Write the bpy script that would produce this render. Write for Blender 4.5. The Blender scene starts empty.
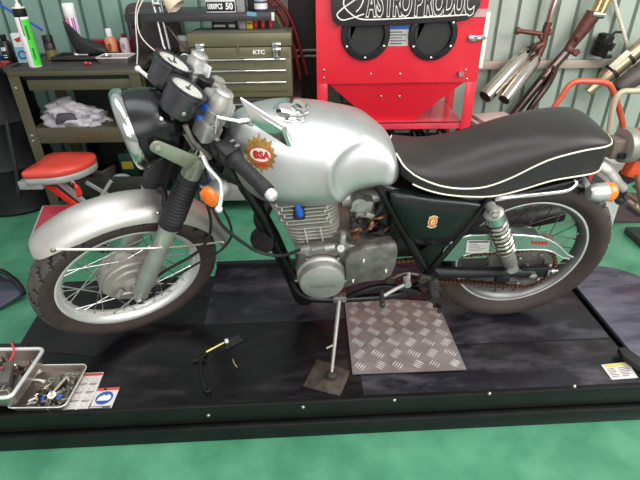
import bpy, bmesh, math, random
from mathutils import Vector, Matrix, Euler
random.seed(7)
SC = bpy.context.scene
COL = SC.collection
PI = math.pi
R = math.radians
sin, cos = math.sin, math.cos

# ------------------------------------------------------------------ camera
HD = .1435
H = .15                                   # height of the lift deck
CW = Vector((-.0235, -1.5148, 1.4213))
PITCH, ROLL, FPX = .5384, -.0144, 481.73
BYAW, LEAN, STEER = .0573, .1662, .4945
fw = Vector((0, cos(PITCH), -sin(PITCH)))
rt = Vector((1, 0, 0)); up = rt.cross(fw)
rt, up = cos(ROLL)*rt + sin(ROLL)*up, -sin(ROLL)*rt + cos(ROLL)*up
cam = bpy.data.cameras.new('camera'); co = bpy.data.objects.new('camera', cam); COL.objects.link(co)
co.matrix_world = Matrix(((rt.x, up.x, -fw.x, CW.x), (rt.y, up.y, -fw.y, CW.y), (rt.z, up.z, -fw.z, CW.z), (0, 0, 0, 1)))
cam.sensor_width = 36; cam.lens = FPX/640*36; cam.clip_start = .02; cam.clip_end = 60
SC.camera = co
SC.view_settings.view_transform = 'Standard'
SC.view_settings.look = 'None'
SC.view_settings.exposure = 0

# measuring helpers: a sight line met with a plane of the place gives a point there
BM = Matrix.Rotation(BYAW, 3, 'Z') @ Matrix.Rotation(LEAN, 3, 'X')      # motorcycle: yaw and lean on its stand
SAX = Vector((sin(R(27.7)), 0, cos(R(27.7)))); SA0 = Vector((-.816, 0, 0))
SM = Matrix.Rotation(STEER, 3, SAX)
O3 = Vector((0, 0, H))
def ray(x, y): return fw + rt*((x-320)/FPX) - up*((y-240)/FPX)
def at(x, y, Y):
    d = ray(x, y); return CW + d*((Y-CW.y)/d.y)
def atz(x, y, z=0.):
    d = ray(x, y); return CW + d*((z-CW.z)/d.z)
def bk(x, y, off):                         # point of the motorcycle's own frame, off = sideways offset
    o = BM.transposed() @ (CW-O3); d = BM.transposed() @ ray(x, y); return o + d*((off-o.y)/d.y)
def fk(x, y, off):                         # the same in the unsteered fork frame
    o = SM.transposed() @ (BM.transposed() @ (CW-O3) - SA0) + SA0; d = SM.transposed() @ BM.transposed() @ ray(x, y)
    return o + d*((off-o.y)/d.y)
def w2b(p): return BM.transposed() @ (Vector(p)-O3)
def FORK(v): return SM @ (v-SA0) + SA0

# ------------------------------------------------------------------ materials
def srgb(c):
    return tuple(((v/255)/12.92 if v/255 <= .04045 else ((v/255+.055)/1.055)**2.4) for v in c) + (1,)
MATS = {}
def mat(name, c, rough=.5, metal=0., var=.12, scale=12., bump=0., c2=None, thr=(.35, .65), coat=0., rvar=.1, stretch=(1, 1, 1), spec=.5, alpha=1., trans=0., bscale=None, emit=0):
    if name in MATS: return MATS[name]
    m = bpy.data.materials.new(name); m.use_nodes = True; nt = m.node_tree; N = nt.nodes; L = nt.links
    b = N['Principled BSDF']
    tc = N.new('ShaderNodeTexCoord'); mp = N.new('ShaderNodeMapping'); mp.inputs['Scale'].default_value = stretch
    L.new(tc.outputs['Object'], mp.inputs['Vector'])
    no = N.new('ShaderNodeTexNoise'); no.inputs['Scale'].default_value = scale; no.inputs['Detail'].default_value = 6; no.inputs['Roughness'].default_value = .6
    L.new(mp.outputs[0], no.inputs['Vector'])
    cr = N.new('ShaderNodeValToRGB'); cr.color_ramp.elements[0].position = thr[0]; cr.color_ramp.elements[1].position = thr[1]
    a = srgb(c)
    if c2 is None:
        cr.color_ramp.elements[0].color = tuple(max(0, v*(1-var)) for v in a[:3])+(1,)
        cr.color_ramp.elements[1].color = tuple(min(1, v*(1+var)) for v in a[:3])+(1,)
    else:
        cr.color_ramp.elements[0].color = a; cr.color_ramp.elements[1].color = srgb(c2)
    L.new(no.outputs['Fac'], cr.inputs[0]); L.new(cr.outputs[0], b.inputs['Base Color'])
    b.inputs['Metallic'].default_value = metal; b.inputs['Specular IOR Level'].default_value = spec
    mr = N.new('ShaderNodeMapRange'); mr.inputs[1].default_value = .3; mr.inputs[2].default_value = .7
    mr.inputs[3].default_value = max(.02, rough-rvar*rough); mr.inputs[4].default_value = min(1, rough+rvar*rough)
    L.new(no.outputs['Fac'], mr.inputs[0]); L.new(mr.outputs[0], b.inputs['Roughness'])
    if coat: b.inputs['Coat Weight'].default_value = coat; b.inputs['Coat Roughness'].default_value = .08
    if bump:
        n2 = N.new('ShaderNodeTexNoise'); n2.inputs['Scale'].default_value = bscale or scale*6; n2.inputs['Detail'].default_value = 4
        L.new(mp.outputs[0], n2.inputs['Vector'])
        bp = N.new('ShaderNodeBump'); bp.inputs['Strength'].default_value = bump; bp.inputs['Distance'].default_value = .01
        L.new(n2.outputs['Fac'], bp.inputs['Height']); L.new(bp.outputs[0], b.inputs['Normal'])
    if alpha < 1: b.inputs['Alpha'].default_value = alpha
    if trans: b.inputs['Transmission Weight'].default_value = trans
    if emit:
        L.new(cr.outputs[0], b.inputs['Emission Color']); b.inputs['Emission Strength'].default_value = emit
    MATS[name] = m
    return m

# ------------------------------------------------------------------ mesh builder
def spl(pts, n=6, closed=False):
    P = [Vector(p) for p in pts]; out = []; N = len(P)
    for i in range(N if closed else N-1):
        if closed: a, b, c, d = P[i-1], P[i], P[(i+1) % N], P[(i+2) % N]
        else: a, b, c, d = P[max(0, i-1)], P[i], P[i+1], P[min(N-1, i+2)]
        for k in range(n):
            t = k/n
            out.append(.5*((2*b)+(c-a)*t+(2*a-5*b+4*c-d)*t*t+(3*b-a-3*c+d)*t**3))
    if not closed: out.append(P[-1])
    return out
def lerp(tab, x):
    if x <= tab[0][0]: return tab[0][1]
    for (a, b), (c, d) in zip(tab, tab[1:]):
        if x <= c: return b+(d-b)*(x-a)/(c-a)
    return tab[-1][1]
def smooth_tab(tab, n=8):
    return [(p.x, p.y) for p in spl([(a, b, 0) for a, b in tab], n)]
def frame_of(ax):
    ax = Vector(ax).normalized()
    u = ax.orthogonal().normalized()
    if abs(ax.z) < .9: u = Vector((0, 0, 1)).cross(ax).normalized()
    return u, ax.cross(u), ax

class MB:
    def __init__(s, xf=None): s.v = []; s.f = []; s.m = []; s.k = 0; s.xf = xf
    def mat(s, k): s.k = k; return s
    def add(s, vs, fs):
        o = len(s.v); s.v += [Vector(v) for v in vs]
        for f in fs: s.f.append(tuple(i+o for i in f)); s.m.append(s.k)
        return s
    def box(s, c, size, rot=None, bev=0.):
        bm = bmesh.new(); bmesh.ops.create_cube(bm, size=1)
        for v in bm.verts: v.co = Vector((v.co.x*size[0], v.co.y*size[1], v.co.z*size[2]))
        if bev: bmesh.ops.bevel(bm, geom=bm.edges[:], offset=bev, segments=2, affect='EDGES', profile=.5)
        M3 = Matrix.Identity(3) if rot is None else (rot if isinstance(rot, Matrix) else Euler(rot).to_matrix())
        bm.verts.index_update(); C = Vector(c)
        s.add([M3 @ v.co + C for v in bm.verts], [[v.index for v in f.verts] for f in bm.faces]); bm.free(); return s
    def bx(s, lo, hi, bev=0.):
        lo = Vector(lo); hi = Vector(hi); return s.box((lo+hi)/2, hi-lo, bev=bev)
    def tube(s, pts, r, n=10, closed=False, cap=True, sq=1.):
        P = [Vector(p) for p in pts]; N = len(P)
        rs = r if isinstance(r, (list, tuple)) else [r]*N
        T = []
        for i in range(N):
            a = P[i-1] if (closed or i > 0) else P[i]; b = P[(i+1) % N] if (closed or i < N-1) else P[i]
            t = (b-a); T.append(t.normalized() if t.length > 1e-9 else Vector((0, 0, 1)))
        u = T[0].orthogonal().normalized(); vs = []
        for i in range(N):
            u = (u - T[i]*u.dot(T[i]))
            u = u.normalized() if u.length > 1e-6 else T[i].orthogonal().normalized()
            w = T[i].cross(u)
            for k in range(n):
                a = 2*PI*k/n; vs.append(P[i]+(u*cos(a)+w*sin(a)*sq)*rs[i])
        fs = []
        for i in range(N if closed else N-1):
            j = (i+1) % N
            for k in range(n): fs.append((i*n+k, i*n+(k+1) % n, j*n+(k+1) % n, j*n+k))
        if cap and not closed: fs += [tuple(range(n))[::-1], tuple((N-1)*n+k for k in range(n))]
        return s.add(vs, fs)
    def cyl(s, p0, p1, r0, r1=None, n=20): return s.tube([p0, p1], [r0, r0 if r1 is None else r1], n)
    def lathe(s, prof, o, ax, n=40, closed=False, cap=True, arc=None):
        u, w, a = frame_of(ax); o = Vector(o); vs = []
        for r, h in prof:
            for k in range(n):
                t = 2*PI*k/n; vs.append(o+a*h+(u*cos(t)+w*sin(t))*r)
        fs = []; m = len(prof)
        for i in range(m if closed else m-1):
            j = (i+1) % m
            for k in range(n): fs.append((i*n+k, i*n+(k+1) % n, j*n+(k+1) % n, j*n+k))
        if cap and not closed:
            if prof[0][0] > 1e-5: fs.append(tuple(range(n))[::-1])
            if prof[-1][0] > 1e-5: fs.append(tuple((m-1)*n+k for k in range(n)))
        return s.add(vs, fs)
    def loft(s, rings, cap=True, closed=True):
        n = len(rings[0]); vs = [v for r in rings for v in r]; fs = []
        for i in range(len(rings)-1):
            for k in range(n if closed else n-1): fs.append((i*n+k, i*n+(k+1) % n, (i+1)*n+(k+1) % n, (i+1)*n+k))
        if cap: fs += [tuple(range(n))[::-1], tuple((len(rings)-1)*n+k for k in range(n))]
        return s.add(vs, fs)
    def prism(s, poly, ext, bev=0.):
        ext = Vector(ext); P = [Vector(p) for p in poly]; n = len(P)
        bm = bmesh.new(); A = [bm.verts.new(p) for p in P]; f = bm.faces.new(A)
        r = bmesh.ops.extrude_face_region(bm, geom=[f])
        for e in r['geom']:
            if isinstance(e, bmesh.types.BMVert): e.co += ext
        bmesh.ops.recalc_face_normals(bm, faces=bm.faces[:])
        if bev: bmesh.ops.bevel(bm, geom=bm.edges[:], offset=bev, segments=2, affect='EDGES', profile=.5)
        bm.verts.index_update()
        s.add([v.co.copy() for v in bm.verts], [[v.index for v in f.verts] for f in bm.faces]); bm.free(); return s
    def sphere(s, c, r, sc=(1, 1, 1), n=12):
        bm = bmesh.new(); bmesh.ops.create_uvsphere(bm, u_segments=n, v_segments=max(6, n*2//3), radius=r)
        bm.verts.index_update(); c = Vector(c)
        s.add([c+Vector((v.co.x*sc[0], v.co.y*sc[1], v.co.z*sc[2])) for v in bm.verts], [[v.index for v in f.verts] for f in bm.faces]); bm.free(); return s
    def text(s, body, o, ux, uy, size=1., sx=1., fn=None, ext=0., bold=0., ital=0.):
        cu = bpy.data.curves.new('lettering', 'FONT'); cu.body = body; cu.size = size; cu.align_x = 'CENTER'; cu.align_y = 'CENTER'
        cu.offset = bold; cu.resolution_u = 3; cu.shear = ital
        ob = bpy.data.objects.new('lettering', cu); COL.objects.link(ob)
        dg = bpy.context.evaluated_depsgraph_get(); dg.update()
        me = bpy.data.meshes.new_from_object(ob.evaluated_get(dg))
        o = Vector(o); ux = Vector(ux).normalized(); uy = Vector(uy).normalized()
        P = [(v.co.x*sx, v.co.y) for v in me.vertices]
        vs = [fn(a, b) for a, b in P] if fn else [o+ux*a+uy*b for a, b in P]
        s.add(vs, [tuple(p.vertices) for p in me.polygons])
        bpy.data.objects.remove(ob); bpy.data.curves.remove(cu); bpy.data.meshes.remove(me); return s
    def build(s, name, mats, parent=None, smooth=38, loc=None, recalc=True):
        me = bpy.data.meshes.new(name)
        V = [s.xf(v) for v in s.v] if s.xf else s.v
        if loc is not None: loc = Vector(loc); V = [v-loc for v in V]
        me.from_pydata([tuple(v) for v in V], [], s.f)
        mats = mats if isinstance(mats, (list, tuple)) else [mats]
        for m in mats: me.materials.append(m)
        me.polygons.foreach_set('material_index', s.m)
        if recalc:
            bm = bmesh.new(); bm.from_mesh(me); bmesh.ops.recalc_face_normals(bm, faces=bm.faces[:]); bm.to_mesh(me); bm.free()
        me.polygons.foreach_set('use_smooth', [True]*len(me.polygons))
        if smooth < 180: me.set_sharp_from_angle(angle=R(smooth))
        me.update()
        ob = bpy.data.objects.new(name, me); COL.objects.link(ob)
        if parent is not None: ob.parent = parent
        if loc is not None: ob.location = loc
        return ob

def tag(o, label, cat, group=None, kind=None):
    o['label'] = label; o['category'] = cat
    if group: o['group'] = group
    if kind: o['kind'] = kind
    return o
def empty(name, loc, label, cat, group=None):
    o = bpy.data.objects.new(name, None); COL.objects.link(o); o.location = loc; o.empty_display_size = .05
    return tag(o, label, cat, group)
def struct(o): o['kind'] = 'structure'; return o
def copy_tree(o, parent=None):
    c = o.copy(); COL.objects.link(c)
    if parent is not None: c.parent = parent
    for ch in [x for x in bpy.data.objects if x.parent == o]: copy_tree(ch, c)
    return c

# palette
CHROME = mat('chrome', (225, 225, 222), .08, 1, .03)
STEEL = mat('steel', (185, 185, 182), .28, 1, .12, 30)
ALU = mat('cast_aluminium', (168, 167, 162), .45, .7, .14, 14, .05)
ALU_D = mat('dirty_aluminium', (122, 118, 113), .46, .75, .3, 25, .1)
ALU_L = mat('polished_rim', (236, 236, 232), .36, .6, .06, 10)
BRUSH = mat('bare_tank_metal', (190, 192, 190), .42, .9, .07, 7, .03)
FENDM = mat('bare_fender_metal', (204, 200, 194), .5, 1, .06, 9, .02)
BLACK = mat('black_plastic', (20, 20, 21), .45, 0, .2, spec=.35)
BLACKG = mat('black_gloss', (15, 15, 16), .26, 0, .2, spec=.4)
RUBBER = mat('black_rubber', (26, 25, 26), .6, 0, .2, 20)
TYRE = mat('tyre_rubber', (54, 44, 39), .72, 0, .2, 18, .05)
LEATHER = mat('seat_vinyl', (39, 35, 33), .42, 0, .14, 9, .06, bscale=240, spec=.4)
LEATHER2 = mat('seat_side_vinyl', (32, 31, 31), .45, 0, .12, 9, .05, bscale=240)
CREAM = mat('cream_piping', (222, 216, 196), .5)
WHITE = mat('white_plastic', (225, 224, 218), .45, 0, .05)
GREENBLK = mat('dark_green_paint', (9, 17, 16), .3, 0, .15, spec=.4)
ORANGE = mat('amber_lens', (255, 120, 10), .25, 0, .12, 60, .15, coat=.6)
GOLD = mat('gold_print', (178, 138, 52), .4, .2, .15, 60)
RED = mat('red_print', (178, 30, 34), .4)
BLUE = mat('blue_plastic', (32, 84, 176), .4, 0, .1)
BOLT = mat('zinc_bolt', (200, 196, 186), .25, 1, .1)
BROWNBLK = mat('greasy_black', (34, 27, 24), .55, .1, .35, 30, .1)
# ------------------------------------------------------------------ the setting
WALLY = 1.86
FLOORM = mat('green_epoxy_floor', (62, 124, 94), .32, 0, .12, 5, .03, c2=(86, 148, 116), thr=(.38, .68), coat=.25, bscale=60)
b = MB().bx((-6, -1.05, -.1), (6, WALLY+.2, 0)); struct(b.build('floor', FLOORM))
struct(MB().bx((-6, -9, -.11), (6, -1.052, -.002)).build('floor_bounce_ground', mat('pale_bounce_ground', (172, 170, 164), .8, 0, .1, 3, .05)))  # unseen pale ground, added to bounce neutral light onto the metal
WALLM = mat('green_grey_sheet_metal', (168, 180, 168), .5, .1, .06, 2.5, .02)
TEALM = mat('teal_shaded_sheet_metal', (126, 154, 142), .45, .1, .08, 2.5, .02)  # teal wall tone, with the shade of its left part mixed in
def corrugated(x0, x1, z0, z1, y, pitch=.125):
    prof = []; x = x0
    while x < x1:
        prof += [(x, 0), (x+pitch*.80, 0), (x+pitch*.83, .035), (x+pitch*.96, .035)]; x += pitch
    m = MB(); n = len(prof)
    m.add([(px, y+d, z0) for px, d in prof]+[(px, y+d, z1) for px, d in prof], [(i, i+1, n+i+1, n+i) for i in range(n-1)])
    return m
struct(corrugated(-.1, 6, 0, 3.2, WALLY).build('wall_back', WALLM, smooth=10))
struct(corrugated(-6, -.1, 0, 3.2, WALLY).build('wall_back_left', TEALM, smooth=10))
RAILM = mat('pinkish_grey_rail', (176, 160, 148), .5, .1, .08)
za, zb_ = at(500, 69, WALLY-.03).z, at(500, 61, WALLY-.03).z
struct(MB().bx((.9, WALLY-.045, za), (2.18, WALLY-.002, zb_), .003).build('trim_1', RAILM))
PILM = mat('grey_pillar', (120, 112, 108), .6, 0, .1); DARKM = mat('dark_pillar', (34, 28, 27), .6)
struct(MB().bx((-.33, WALLY-.07, 0), (-.20, WALLY-.004, 3.2), .004).build('trim_2', PILM))
struct(MB().bx((-.199, WALLY-.06, 0), (.0, WALLY-.004, 3.2), .004).build('trim_3', DARKM))

# ------------------------------------------------------------------ the lift table
LY = R(2.33)
LR = Matrix.Rotation(LY, 3, 'Z')
lift = empty('motorcycle_lift_table', (0, 0, 0), 'long low black steel lift table under the silver motorcycle', 'lift table')
lift.rotation_euler = (0, 0, LY)
def wl(p): return LR.transposed() @ Vector(p)
DECKM = mat('black_deck_steel', (17, 15, 18), .34, .2, .2, 3.5, .04, c2=(56, 50, 54), thr=(.5, .82), rvar=.5, stretch=(1, 3.5, 1), bscale=50)
DECKS = mat('scuffed_sheen_deck_steel', (34, 32, 39), .32, .3, .2, 5, .04, c2=(108, 104, 112), thr=(.48, .92), rvar=.5, stretch=(1, 2.2, 1), bscale=50)  # scuffs, plus the daylight sheen lightened into the deck colour
SKIRTM = mat('black_skirt_steel', (15, 16, 16), .45, 0, .3, 12, .03, spec=.3)
YF, YB = -.421, .423
XL, XR = -1.18, 1.075
MB().bx((XL, YF+.012, .02), (-.50, YB-.09, HD)).bx((-.50, YF+.012, .02), (XR-.25, YB-.02, HD)).bx((XR-.25, YF+.012, .02), (XR, YB-.04, HD)).build('deck', DECKM, lift)
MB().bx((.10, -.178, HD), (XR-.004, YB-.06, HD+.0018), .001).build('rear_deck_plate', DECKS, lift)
MB().bx((.10, YF+.02, HD), (XR-.004, -.186, HD+.0014), .0005).build('front_deck_sheen', DECKS, lift)  # lighter sheet added where the deck only catches daylight sheen
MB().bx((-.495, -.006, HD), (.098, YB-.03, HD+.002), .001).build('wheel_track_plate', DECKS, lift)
MB().bx((.10, -.185, HD), (XR-.004, -.178, HD+.0006)).build('seam', BLACK, lift)
MB().bx((-.70, -.012, HD), (.098, -.006, HD+.0006)).build('seam', BLACK, lift)
MB().bx((-.497, YB-.03, H-.03), (.25, YB-.008, H+.022), .003).build('rear_lip', BLACK, lift)
MB().bx((-1.2, YF-.004, .075), (2.4, YF+.012, H+.001), .002).build('side_skirt', SKIRTM, lift)
MB().bx((-1.2, YF-.02, .0), (2.4, YF+.0, .06), .003).bx((-1.2, YF-.02, .056), (2.4, YF+.006, .064), .002).build('bottom_rail', SKIRTM, lift)
MB().bx((XR, -.30, .03), (XR+.012, .36, H-.05)).build('gap_plate', BLACK, lift)
for px, py in ((209, 412), (303, 407), (395, 403), (120, 426.5), (492, 399.5), (580, 395)):
    p = wl(at(px, py, -.43)); MB().lathe([(.0, -.006), (.004, -.006), (.0065, -.003), (.0065, .002)], (p.x, YF-.004, max(.05, p.z)), (0, 1, 0), 10).build('bolt', BOLT, lift)
# rear removable panel: bluish black sheet with a cut corner
REARM = mat('rear_panel_steel', (72, 70, 84), .3, .3, .2, 3, .03, c2=(140, 136, 152), thr=(.4, .85), rvar=.4, stretch=(1, 4, 1), bscale=50)
pl = [(XR+.024, -.405), (2.4, -.405), (2.4, .16), (1.42, .20), (1.36, .262), (1.26, .30), (XR+.03, .27)]
MB().prism([(x, y, H-.014) for x, y in pl], (0, 0, .016), .002).build('rear_panel', REARM, lift)
MB().bx((XR+.03, -.40, .02), (2.4, .19, H-.016)).build('rear_box', BLACK, lift)
MB().prism([(1.045, -.262, H+.003), (1.073, -.26, H+.003), (1.12, -.37, H+.003), (1.075, -.385, H+.003), (1.04, -.30, H+.003)], (0, 0, .022), .003).build('rubber_stop', RUBBER, lift)
# warning labels glued on the deck
PAPER = mat('label_paper', (205, 200, 196), .6, 0, .06, 60); INK = mat('label_ink', (92, 84, 90), .6); LRED = mat('label_red', (190, 78, 64), .6); LBLUE = mat('label_blue', (34, 84, 160), .5); LYEL = mat('label_yellow', (214, 190, 92), .6)
def deck_label(name, a, b, c, d, fill, dz0=0.):
    """corners a b (far edge) c d (near edge) on the deck"""
    P = [wl(atz(x, y, HD+.001)) for x, y in (a, b, c, d)]
    def uv(u, v, dz=0.):
        q = (P[0]*(1-u)+P[1]*u)*(1-v)+(P[3]*(1-u)+P[2]*u)*v; return Vector((q.x, q.y, HD+.0006+dz+dz0))
    m = MB().add([uv(0, 0), uv(1, 0), uv(1, 1), uv(0, 1)], [(0, 1, 2, 3)])
    def rect(k, u0, v0, u1, v1, dz=.0008): m.mat(k).add([uv(u0, v0, dz), uv(u1, v0, dz), uv(u1, v1, dz), uv(u0, v1, dz)], [(0, 1, 2, 3)])
    fill(m, rect, uv); m.build(name, [PAPER, INK, LRED, LBLUE, LYEL, WHITE], lift, recalc=False)
def f1(m, rect, uv):
    rect(2, .04, .02, .98, .09); rng = random.Random(3)
    for r in range(4):
        for c in range(2):
            u, v = .1+c*.45, .15+r*.21
            rect(1, u, v+.14, u+.36, v+.155); rect(1, u, v+.17, u+.3, v+.185)
            q = [(u+.18+.13*cos(t*PI/6)*(.8+.3*rng.random()), v+.06+.05*sin(t*PI/6)*(.7+.5*rng.random())) for t in range(12)]
            for (x0, y0), (x1, y1) in zip(q, q[1:]+q[:1]):
                m.mat(1 if (r+c) % 2 else 2).add([uv(x0, y0, .001), uv(x1, y1, .001), uv(x1*.93+.07*(u+.18), y1*.93+.07*(v+.06), .001), uv(x0*.93+.07*(u+.18), y0*.93+.07*(v+.06), .001)], [(0, 1, 2, 3)])
def f2(m, rect, uv):
    rect(2, 0, 0, 1, .12); rect(4, .3, .02, .42, .1); rect(1, .0, .78, .95, .97)
    m.mat(3).add([uv(.5+.37*cos(t*PI/16), .44+.28*sin(t*PI/16), .001) for t in range(32)], [tuple(range(32))])
    m.mat(5).add([uv(u, v, .0016) for u, v in ((.22, .56), (.24, .42), (.36, .36), (.44, .30), (.52, .36), (.66, .30), (.78, .38), (.8, .5), (.7, .56))], [tuple(range(9))])
    for k in range(2): rect(5, .06, .82+.07*k, .6+.25*k, .845+.07*k, .0014)
def f3(m, rect, uv):
    rect(4, .1, .04, .85, .22); rng = random.Random(5)
    for k in range(6):
        rect(1, .08, .3+.1*k, .3+.1*rng.random(), .335+.1*k); rect(1, .48, .3+.1*k, .7+.2*rng.random(), .335+.1*k)
deck_label('warning_label', (83.5, 373), (104, 372), (88, 412), (61, 413), f1)
deck_label('warning_label', (98, 388.5), (120, 387), (110, 411), (86, 412), f2)
deck_label('warning_label', (601, 365), (628, 362), (638, 378), (612, 380), f3, .0016)
# ------------------------------------------------------------------ the motorcycle
bike = empty('motorcycle', O3+Vector((0, 0, .004)), 'silver cafe racer motorcycle with black seat leaning on its side stand on the lift', 'motorcycle')
bike.rotation_euler = (LEAN, 0, BYAW)
V = Vector
# --- wheels
def wheel(name, ax, xf, tr, tw, drum, rimr, near_fl, far_fl, fl_r):
    """ax: hub centre, tr: tyre radius, tw: half tyre width"""
    Y = V((0, 1, 0)); c = V(ax)
    w = .03
    rim = MB(xf)
    prof = [(rimr-.003, -w), (rimr, -w+.002), (rimr-.001, -w+.005), (rimr-.012, -w+.007), (rimr-.017, -w+.012), (rimr-.021, -.012), (rimr-.027, 0),
            (rimr-.021, .012), (rimr-.017, w-.012), (rimr-.012, w-.007), (rimr-.001, w-.005), (rimr, w-.002), (rimr-.003, w), (rimr-.010, w-.001), (rimr-.018, w-.006),
            (rimr-.024, .016), (rimr-.031, 0), (rimr-.024, -.016), (rimr-.018, -w+.006), (rimr-.010, -w+.001)]
    rim.lathe(prof, c, Y, 96, closed=True)
    n0 = 96; rim.m = [1 if (name[0] == 'r' and 12 < i//n0 < 19) else 0 for i in range(len(rim.f))]
    wh = rim.build(name, [ALU_L, mat('dull_rim_barrel', (120, 119, 118), .4, .7)], bike, 50)
    # tyre
    ty = MB(xf); nA = 288; half = [(rimr-.008, -w+.004)]
    k = 18; pr = []
    bw = w-.003
    for i in range(k+1):
        t = -1+2*i/k
        ang = t*R(118)
        cy = sin(ang)*tw; hh = (tr-rimr+.004)*.52
        pr.append((tr-hh+cos(ang)*hh, cy))
    pr = [(rimr-.006, -bw)]+pr+[(rimr-.006, bw)]
    vs = []; m = len(pr); gr = set()
    u, wv, a = frame_of(Y)
    for i_, (r, h) in enumerate(pr):
        for q in range(nA):
            t = 2*PI*q/nA; rr = r
            if r > tr-.022:
                s = abs(h)/tw
                ph = (q/nA*30 + s*1.1*(1 if h > 0 else 1) + (.5 if h > 0 else 0)) % 1
                if .10 < s < .99 and ph < .18: rr -= .006; gr.add((i_, q))
                if s < .05: rr -= .003
            vs.append(c+a*h+(u*cos(t)+wv*sin(t))*rr)
    fs = []; ks = []
    for i in range(m-1):
        for q in range(nA):
            fs.append((i*nA+q, i*nA+(q+1) % nA, (i+1)*nA+(q+1) % nA, (i+1)*nA+q))
            ks.append(1 if sum(((i+e) , (q+f) % nA) in gr for e in (0, 1) for f in (0, 1)) >= 2 else (2 if min(pr[i][0], pr[i+1][0]) > tr-.024 else 0))
    ty.add(vs, fs); ty.m = ks; ty.build('tyre', [TYRE, mat('tyre_groove', (24, 22, 21), .8), mat('tyre_tread', (74, 68, 65), .75, 0, .15, 25, .05)], wh, 30)
    # hub with its flanges
    hb = MB(xf); hp = drum
    hb.lathe(hp, c, Y, 48); hb.build('hub', mat('hub_grey', (166, 160, 152), .5, .5, .14, 12, .05), wh, 35)
    # 36 laced spokes
    rn = rimr-.029
    for s in range(36):
        side = -1 if s % 2 == 0 else 1
        grp = s//2
        a0 = 2*PI*s/36
        off = (R(48) if grp % 2 == 0 else -R(48))
        fy = near_fl if side < 0 else far_fl
        h0 = c+V((cos(a0+off)*fl_r, fy, sin(a0+off)*fl_r)); h1 = c+V((cos(a0)*rn, side*.004, sin(a0)*rn))
        d = (h1-h0).normalized()
        sp = MB(xf); sp.cyl(h0, h1, .0019, n=6).cyl(h1-d*.006, h1+d*.006, .0042, n=6)
        sp.build('spoke', STEEL if name[0] == 'f' else mat('dull_spoke', (96, 92, 88), .4, .8), wh)
    return wh
FAX = V((-.705, 0, .31)); RAX = V((.705, 0, .318))
fdrum = [(.012, -.062), (.03, -.062), (.036, -.046), (.066, -.043), (.070, -.037), (.094, -.035), (.098, -.030), (.098, -.020), (.105, -.019), (.107, -.014), (.107, -.008), (.098, -.006), (.098, .03), (.104, .032), (.104, .038), (.05, .042), (.02, .06), (.0, .06)]
fw_ = wheel('front_wheel', FAX, FORK, .315, .048, fdrum, .247, -.012, .034, .102)
rdrum = [(.015, -.07), (.04, -.07), (.045, -.05), (.062, -.048), (.07, -.034), (.112, -.031), (.116, -.026), (.114, -.016), (.085, -.014), (.075, -.012), (.075, .04), (.07, .044), (.03, .05), (.0, .05)]
rw_ = wheel('rear_wheel', RAX, None, .325, .056, rdrum, .2425, -.028, .04, .073)
# front axle hardware
m = MB(FORK).cyl(FAX+V((0, -.118, 0)), FAX+V((0, .118, 0)), .008)
m.lathe([(.013, 0), (.013, .012), (.010, .016)], FAX+V((0, -.112, 0)), (0, -1, 0), 6)
m.lathe([(.017, 0), (.017, .03)], FAX+V((0, -.063, 0)), (0, -1, 0), 16)
m.build('front_axle', STEEL, bike)
# speedometer drive / brake arm at the hub, with small levers
m = MB(FORK); p = FAX
m.box(p+V((.055, -.055, .05)), (.055, .03, .05), (0, .6, 0), .006).cyl(p+V((.05, -.07, .06)), p+V((.05, -.035, .06)), .012)
m.box(p+V((.08, -.06, .085)), (.03, .02, .03), (0, .5, 0), .005)
m.cyl(p+V((.03, -.075, -.006)), p+V((.085, -.08, .03)), .008, .006).cyl(p+V((-.05, -.065, .0)), p+V((.0, -.07, -.012)), .007)
m.cyl(p+V((-.06, -.062, -.01)), p+V((-.045, -.062, .01)), .010)
m.build('hub_fittings', ALU, bike)
# --- rear sprocket, chain
sp = MB(); n = 44; poly = []
for q in range(n*4):
    a = 2*PI*q/(n*4); r = (.096, .0905, .0905, .096)[q % 4]; poly.append((cos(a)*r, sin(a)*r))
vs = []; N4 = len(poly); inner = [(cos(2*PI*q/N4)*.06, sin(2*PI*q/N4)*.06) for q in range(N4)]
CHY = -.095
for y in (CHY-.003, CHY+.003): vs += [RAX+V((x, y, z)) for x, z in poly]+[RAX+V((x, y, z)) for x, z in inner]
fs = []
for q in range(N4):
    j = (q+1) % N4
    fs += [(q, j, N4+j, N4+q), (2*N4+q, 3*N4+q, 3*N4+j, 2*N4+j), (q, 2*N4+q, 2*N4+j, j), (N4+q, N4+j, 3*N4+j, 3*N4+q)]
sp.add(vs, fs); sp.build('sprocket', ALU_D, rw_)
m = MB()
for q in range(6):
    a = q*PI/3+.2; m.lathe([(.009, 0), (.009, .008), (.005, .012)], RAX+V((cos(a)*.072, CHY-.002, sin(a)*.072)), (0, -1, 0), 6)
m.lathe([(.045, -.088), (.062, -.085), (.064, -.06), (.07, -.05)], RAX, (0, 1, 0), 32)
m.build('sprocket_carrier', ALU_D, rw_)
FS = V((.19, 0, .345)); rF, rR = .034, .093
path = []
for q in range(25):                       # rear wrap
    a = R(-82)+(R(164))*q/24; path.append(RAX+V((cos(a)*rR, CHY, sin(a)*rR)))
for q in range(13):
    a = R(98)+R(164)*q/12; path.append(FS+V((cos(a)*rF, CHY, sin(a)*rF)))
loop = []; P = path+[path[0]]
tot = sum((b-a).length for a, b in zip(P, P[1:])); nl = int(tot/.0159/2)*2; st = tot/nl
def along(s):
    for a, b in zip(P, P[1:]):
        l = (b-a).length
        if s <= l: return a.lerp(b, s/l)
        s -= l
    return P[-1].copy()
ch = MB()
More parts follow.
